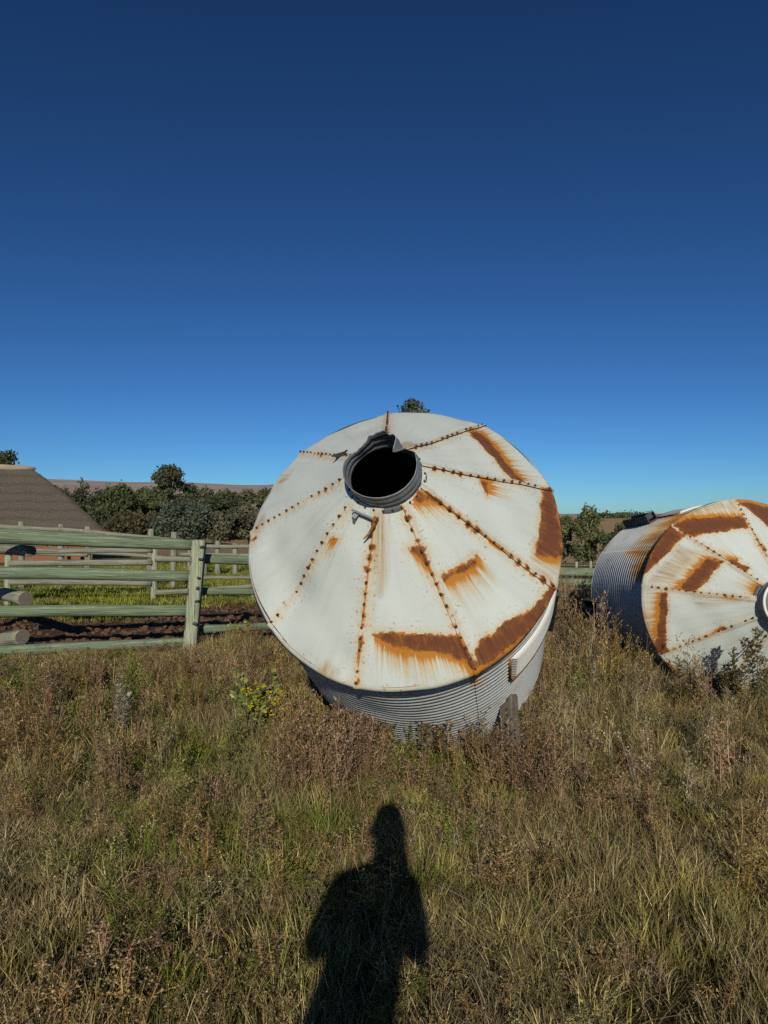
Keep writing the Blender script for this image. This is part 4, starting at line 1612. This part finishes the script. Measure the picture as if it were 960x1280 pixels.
def spire(h, rnd, n=5, leafc=GREYB, leaf=.018):
    """upright weed whose stems carry dense heads at the top"""
    SV, SF, SC, HV, HF, HC = [], [], [], [], [], []
    for i in range(n):
        hh = h * (1 if i == 0 else rnd.uniform(.55, .95))
        a = rnd.uniform(0, 6.28)
        d = Vector((math.cos(a) * .12 * (i > 0), math.sin(a) * .12 * (i > 0), 1)).normalized()
        p = Vector((math.cos(a), math.sin(a), 0)) * .025 * (i > 0)
        s = Vector((-math.sin(a), math.cos(a), 0)) * .0035
        for (pp, ss) in ((s, 0), (s.cross(Vector((0, 0, 1))), 0)):
            b = len(SV)
            SV += [p - pp, p + pp, p + d * hh + pp * .4, p + d * hh - pp * .4]
            SF.append((b, b + 1, b + 2, b + 3))
            c = np.array(BROWN[2])
            SC += [c] * 4
        for k in range(int(210 * hh / .7)):
            t = rnd.uniform(.12, 1) ** .6
            aa = rnd.uniform(0, 6.28)
            dd = Vector((math.cos(aa), math.sin(aa), rnd.uniform(.1, 1.1))).normalized()
            q = p + d * hh * t
            l = leaf * rnd.uniform(.5, 1.3) * (1.2 if t > .6 else 1.0)
            q2 = q + dd * rnd.uniform(.004, .028)
            w = dd.cross(d).normalized() * l * .3
            b = len(HV)
            HV += [q2, q2 + dd * l * .5 + w, q2 + dd * l, q2 + dd * l * .5 - w]
            HF.append((b, b + 1, b + 2, b + 3))
            HC += [np.array(leafc[rnd.randrange(len(leafc))]) * rnd.uniform(.6, 1.3)] * 4
    return (SV, SF, SC), (HV, HF, HC)


def on_ground(px, py):
    D = F_PX * CAM_H / (py - HORIZON)
    return ((px - 480) / F_PX * D, D)


rs_ = random.Random(77)
for (px, base, h, lb, lc) in (
        (528, 968, .70, 'grey spire weed in front of the leaning tank, left of the pair', GREYB),
        (590, 955, .60, 'grey spire weed in front of the leaning tank, right of the pair', GREYB),
        (560, 972, .42, 'shorter dry weed between the two spire weeds', GREYB + BROWN),
        (478, 950, .38, 'green-brown weed below the bottom seam of the leaning tank', OLIVE + BROWN),
        (850, 897, .42, 'dark dry weed at the foot of the lying tank, leftmost of three', GREYB + OLIVE),
        (872, 892, .30, 'small dry weed in the middle of three before the lying tank', GREYB + OLIVE),
        (915, 900, .55, 'bushy dark weed before the lying tank, below its collar', OLIVE + GREYB),
        (946, 905, .72, 'tall dark weed at the right edge before the lying tank', OLIVE + GREYB),
        (768, 812, .70, 'tall brown weed standing by the bracket of the lying tank', BROWN),
        (148, 935, .42, 'pale grey feathery weed in the left of the field', [(.34, .31, .26), (.27, .25, .2)])):
    st, hd = spire(h, rs_, 6 if h > .5 else 4, lc, .030 if 'dark' in lb else .026)
    plant('tall_weed', lb, 'weed', on_ground(px, base), None, [('stems', st), ('seed_heads', hd)], 'tall single weeds')

pos = on_ground(322, 925)
V, F, Cc = weed(.46, 14, rs_, GREEN, GREEN + GREEN + OLIVE, .04, 8, .8, 6, .004)
FV, FF_, FC = [], [], []
for (dx, dz) in ((.05, .42), (.02, .33), (-.05, .38), (.16, .30), (.19, .36), (.12, .22), (.22, .25), (.0, .27)):
    c = Vector((dx, -.14 + rs_.uniform(-.04, .04), dz))
    for k in range(26):
        d = Vector((rs_.gauss(0, .028), rs_.gauss(0, .02), rs_.gauss(0, .012)))
        w = Vector((rs_.uniform(-1, 1), rs_.uniform(-1, 1), rs_.uniform(-.3, .3))).normalized() * .011
        t = Vector((-w.y, w.x, rs_.uniform(-.004, .004)))
        b = len(FV)
        FV += [c + d - w, c + d - t, c + d + w, c + d + t]
        FF_.append((b, b + 1, b + 2, b + 3))
        FC += [np.array((.52, .40, .02)) * rs_.uniform(.75, 1.2)] * 4
plant('flowering_weed', 'green weed with bright yellow flower clusters left of the leaning tank', 'weed', pos, None, [('leaves', (V, F, Cc)), ('flowers', (FV, FF_, FC))])
V, F, Cc = weed(.30, 10, rs_, OLIVE, GREEN + OLIVE, .03, 6, .8, 4, .003)
FV, FF_, FC = [], [], []
for (dx, dz) in ((.0, .17), (.05, .13), (-.04, .11)):
    for k in range(18):
        c = Vector((dx, -.1, dz)) + Vector((rs_.gauss(0, .02), rs_.gauss(0, .02), rs_.gauss(0, .01)))
        w = Vector((rs_.uniform(-1, 1), rs_.uniform(-1, 1), 0)).normalized() * .007
        t = Vector((-w.y, w.x, .002))
        b = len(FV)
        FV += [c - w, c - t, c + w, c + t]
        FF_.append((b, b + 1, b + 2, b + 3))
        FC += [np.array((.45, .36, .03)) * rs_.uniform(.7, 1.2)] * 4
plant('flowering_weed', 'small yellow-flowered weed at the left edge below the front fence', 'weed', on_ground(20, 895), None, [('leaves', (V, F, Cc)), ('flowers', (FV, FF_, FC))])
FV, FF_, FC = [], [], []
V, F, Cc = weed(.34, 10, rs_, GREEN, GREEN + OLIVE, .035, 7, .7, 4, .003)
for (dx, dz) in ((.03, .22), (-.06, .18), (.10, .26)):
    for k in range(12):
        c = Vector((dx, -.1, dz)) + Vector((rs_.gauss(0, .02), rs_.gauss(0, .02), rs_.gauss(0, .014)))
        w = Vector((rs_.uniform(-1, 1), 0, rs_.uniform(-1, 1))).normalized() * .007
        t = Vector((-w.z, .002, w.x))
        b = len(FV)
        FV += [c - w, c - t, c + w, c + t]
        FF_.append((b, b + 1, b + 2, b + 3))
        FC += [np.array((.40, .12, .04)) * rs_.uniform(.7, 1.2)] * 4
plant('flowering_weed', 'leafy weed with small orange-red flowers beside the fence post', 'weed', on_ground(300, 812), None, [('leaves', (V, F, Cc)), ('flowers', (FV, FF_, FC))])

# clods of earth behind the front fence
c_clod = bpy.data.collections.new('clods')
M['clod'] = m_plain('earth_clod', (0.115, 0.07, 0.046), .95, 0, .05, .4, 20)
for k in range(NP):
    rr = np.random.default_rng(k)
    V, F = [], []
    for j, (z, q) in enumerate(((-.3, .7), (.1, 1.0), (.5, .75), (.7, .3))):
        for i in range(7):
            a = 2 * PI * i / 7
            s = q * (1 + rr.normal(0, .18))
            V.append((math.cos(a) * s * .05, math.sin(a) * s * .05, z * .05 + rr.normal(0, .005)))
    for j in range(3):
        for i in range(7):
            F.append((j * 7 + i, j * 7 + (i + 1) % 7, j * 7 + 7 + (i + 1) % 7, j * 7 + 7 + i))
    F.append(tuple(21 + i for i in range(7)))
    me = bpy.data.meshes.new('clod_%d' % k)
    me.from_pydata(V, [], F)
    me.materials.append(M['clod'])
    c_clod.objects.link(bpy.data.objects.new('clod_%d' % k, me))
n = 5200
y = 8.3 + 4.6 * rng.random(n)
x = (rng.random(n) * 2 - 1) * (.66 * y + 1)
pk = (x < .6)
x, y = x[pk], y[pk]
o = scatter('earth_clods', 'bare trampled brown earth clods behind the front fence', 'soil', c_clod, NP, np.stack([x, y, terrain(x, y)], -1), rng.uniform(.25, 1.2, len(x)) ** 1.6, .6)


# ------------------------------------------------------------------ the photographer, whose shadow falls across the grass
def person():
    M['skin'] = m_plain('skin', (0.30, 0.17, 0.11), .55, 0, .4, .06, 20)
    M['jacket'] = m_plain('navy_jacket', (0.03, 0.04, 0.075), .85, 0, .2, .3, 30)
    M['trousers'] = m_plain('dark_trousers', (0.04, 0.042, 0.05), .85, 0, .2, .3, 30)
    M['hair'] = m_plain('dark_hair', (0.02, 0.014, 0.01), .6, 0, .4, .4, 60)
    M['shoe'] = m_plain('brown_shoe', (0.07, 0.045, 0.03), .6, 0, .4, .3, 30)
    M['phone'] = m_plain('black_phone', (0.012, 0.012, 0.014), .3, 0, .5, .1, 10)
    M['eye'] = m_plain('eye', (0.5, 0.5, 0.48), .3, 0, .5, .1, 10)
    root = empty('person', (-.15, -.42, 0), 'photographer in a dark jacket holding up a phone, casting the long shadow', 'person')
    o = Vector(root.location)
    verts, rad_, edges, names = [], [], [], {}

    def v(nm, p, r, par=None, ry=None):
        names[nm] = len(verts)
        verts.append(Vector(p) - o)
        rad_.append((r, ry or r))
        if par is not None:
            edges.append((names[par], names[nm]))

    hipx, shx, hdx = -.165, -.095, -.045
    v('pelvis', (hipx, -.44, 1.0), .20, None, .15)
    v('waist', (hipx + .01, -.43, 1.14), .16, 'pelvis', .12)
    v('chest', (shx - .01, -.41, 1.33), .16, 'waist', .12)
    v('upper', (shx, -.41, 1.46), .125, 'chest', .10)
    v('neck', (shx + .03, -.39, 1.555), .047, 'upper')
    v('skull0', (hdx - .003, -.365, 1.62), .068, 'neck')
    v('skull1', (hdx, -.355, 1.69), .074, 'skull0', .09)
    v('skull2', (hdx, -.36, 1.76), .066, 'skull1', .078)
    phone = Vector((0.0, -.02, 1.60))
    for s, nm, ex in ((-1, 'l', -.315), (1, 'r', .075)):
        v(nm + 'sh', (shx + s * .145, -.40, 1.465), .066, 'upper')
        v(nm + 'el', (ex, -.28, 1.225), .050, nm + 'sh')
        wx = -.085 if s < 0 else .030
        v(nm + 'fa', ((ex + wx) / 2, -.20, 1.33), .044, nm + 'el')
        v(nm + 'wr', (wx, -.10, 1.43), .028, nm + 'fa')
        v(nm + 'pm', (wx * .95, -.065, 1.480), .032, nm + 'wr', .018)
        for k, (dx, dz, l) in enumerate(((-.024, .0, .055), (-.008, .008, .063), (.008, .006, .060), (.024, -.004, .047))):
            b = Vector((wx * .9 + dx * .6, -.05, 1.505 + dz))
            v(nm + 'f%da' % k, b, .0095, nm + 'pm')
            v(nm + 'f%db' % k, b + Vector((-s * .012, .012, l * .45)), .0088, nm + 'f%da' % k)
            v(nm + 'f%dc' % k, b + Vector((-s * .030, .004, l * .62)), .0075, nm + 'f%db' % k)
        b = Vector((wx * .95 - s * .028, -.075, 1.480))
        v(nm + 'ta', b, .0115, nm + 'pm')
        v(nm + 'tb', b + Vector((-s * .012, -.004, .028)), .010, nm + 'ta')
        v(nm + 'tc', b + Vector((-s * .016, .006, .052)), .0085, nm + 'tb')
        v(nm + 'hp', (hipx + s * .095, -.44, .90), .098, 'pelvis')
        v(nm + 'kn', (hipx + s * .11, -.42, .50), .066, nm + 'hp')
        v(nm + 'cf', (hipx + s * .115, -.445, .33), .060, nm + 'kn')
        v(nm + 'an', (hipx + s * .12, -.45, .10), .042, nm + 'cf')
        v(nm + 'tf', (hipx + s * .135, -.33, .045), .036, nm + 'an')
    me = bpy.data.meshes.new('body_skeleton')
    me.from_pydata([tuple(p) for p in verts], edges, [])
    ob = link(bpy.data.objects.new('body_skeleton', me))
    ob.modifiers.new('skin', 'SKIN')
    sv = me.skin_vertices[0].data
    for i, (a, b) in enumerate(rad_):
        sv[i].radius = (a, b)
    sv[names['pelvis']].use_root = True
    sb = ob.modifiers.new('sub', 'SUBSURF')
    sb.levels = sb.render_levels = 2
    dg = bpy.context.evaluated_depsgraph_get()
    bm_ = bpy.data.meshes.new_from_object(ob.evaluated_get(dg))
    bpy.data.objects.remove(ob)
    for m_ in ('jacket', 'trousers', 'skin', 'shoe'):
        bm_.materials.append(M[m_])
    mi = []
    for p in bm_.polygons:
        c = p.center + o
        if c.z > 1.53 and abs(c.x - hdx) < .14 and c.y < -.22:
            k = 2
        elif c.y > -.125 and c.z > 1.40:
            k = 2
        elif c.z > .93:
            k = 0
        elif c.z > .09:
            k = 1
        else:
            k = 3
        mi.append(k)
    bm_.polygons.foreach_set('material_index', np.array(mi, dtype=np.int32))
    bm_.polygons.foreach_set('use_smooth', np.ones(len(bm_.polygons), bool))
    body = link(bpy.data.objects.new('body', bm_), root)
    hc = Vector((hdx, -.36, 1.70)) - o

    def ell(name, c, r, mat, cut=None, par=body, nz=10, nn=18):
        V, F = [], []
        for j in range(nz + 1):
            ph = PI * j / nz
            for i in range(nn):
                th = 2 * PI * i / nn
                V.append((c[0] + r[0] * math.sin(ph) * math.cos(th), c[1] + r[1] * math.sin(ph) * math.sin(th), c[2] + r[2] * math.cos(ph)))
        for j in range(nz):
            for i in range(nn):
                f = (j * nn + i, j * nn + nn + i, j * nn + nn + (i + 1) % nn, j * nn + (i + 1) % nn)
                if cut is None or cut(sum((Vector(V[q]) for q in f), Vector()) / 4):
                    F.append(f)
        return mesh_obj(name, V, F, mat, par, True)
    ell('hair', hc + Vector((0, -.012, .025)), (.080, .102, .105), M['hair'], lambda c: c.z > hc.z - .0 or c.y < hc.y - .03)
    for s in (-1, 1):
        ell('eye', hc + Vector((s * .031, .078, -.005)), (.012, .010, .008), M['eye'], nz=6, nn=10)
        ell('ear', hc + Vector((s * .083, -.005, -.02)), (.010, .020, .032), M['skin'], nz=6, nn=10)
    ell('nose', hc + Vector((0, .090, -.032)), (.014, .020, .024), M['skin'], nz=6, nn=10)
    ell('mouth', hc + Vector((0, .078, -.07)), (.022, .010, .007), m_plain('lips', (.26, .11, .09), .5), nz=6, nn=10)
    ph = MB()
    ph.box(Vector((-.012, -.018, 1.575)), (.075, .009, .155), bev=.003)
    tag(ph.build('phone', M['phone'], None), 'black phone held up by the photographer', 'phone')


person()
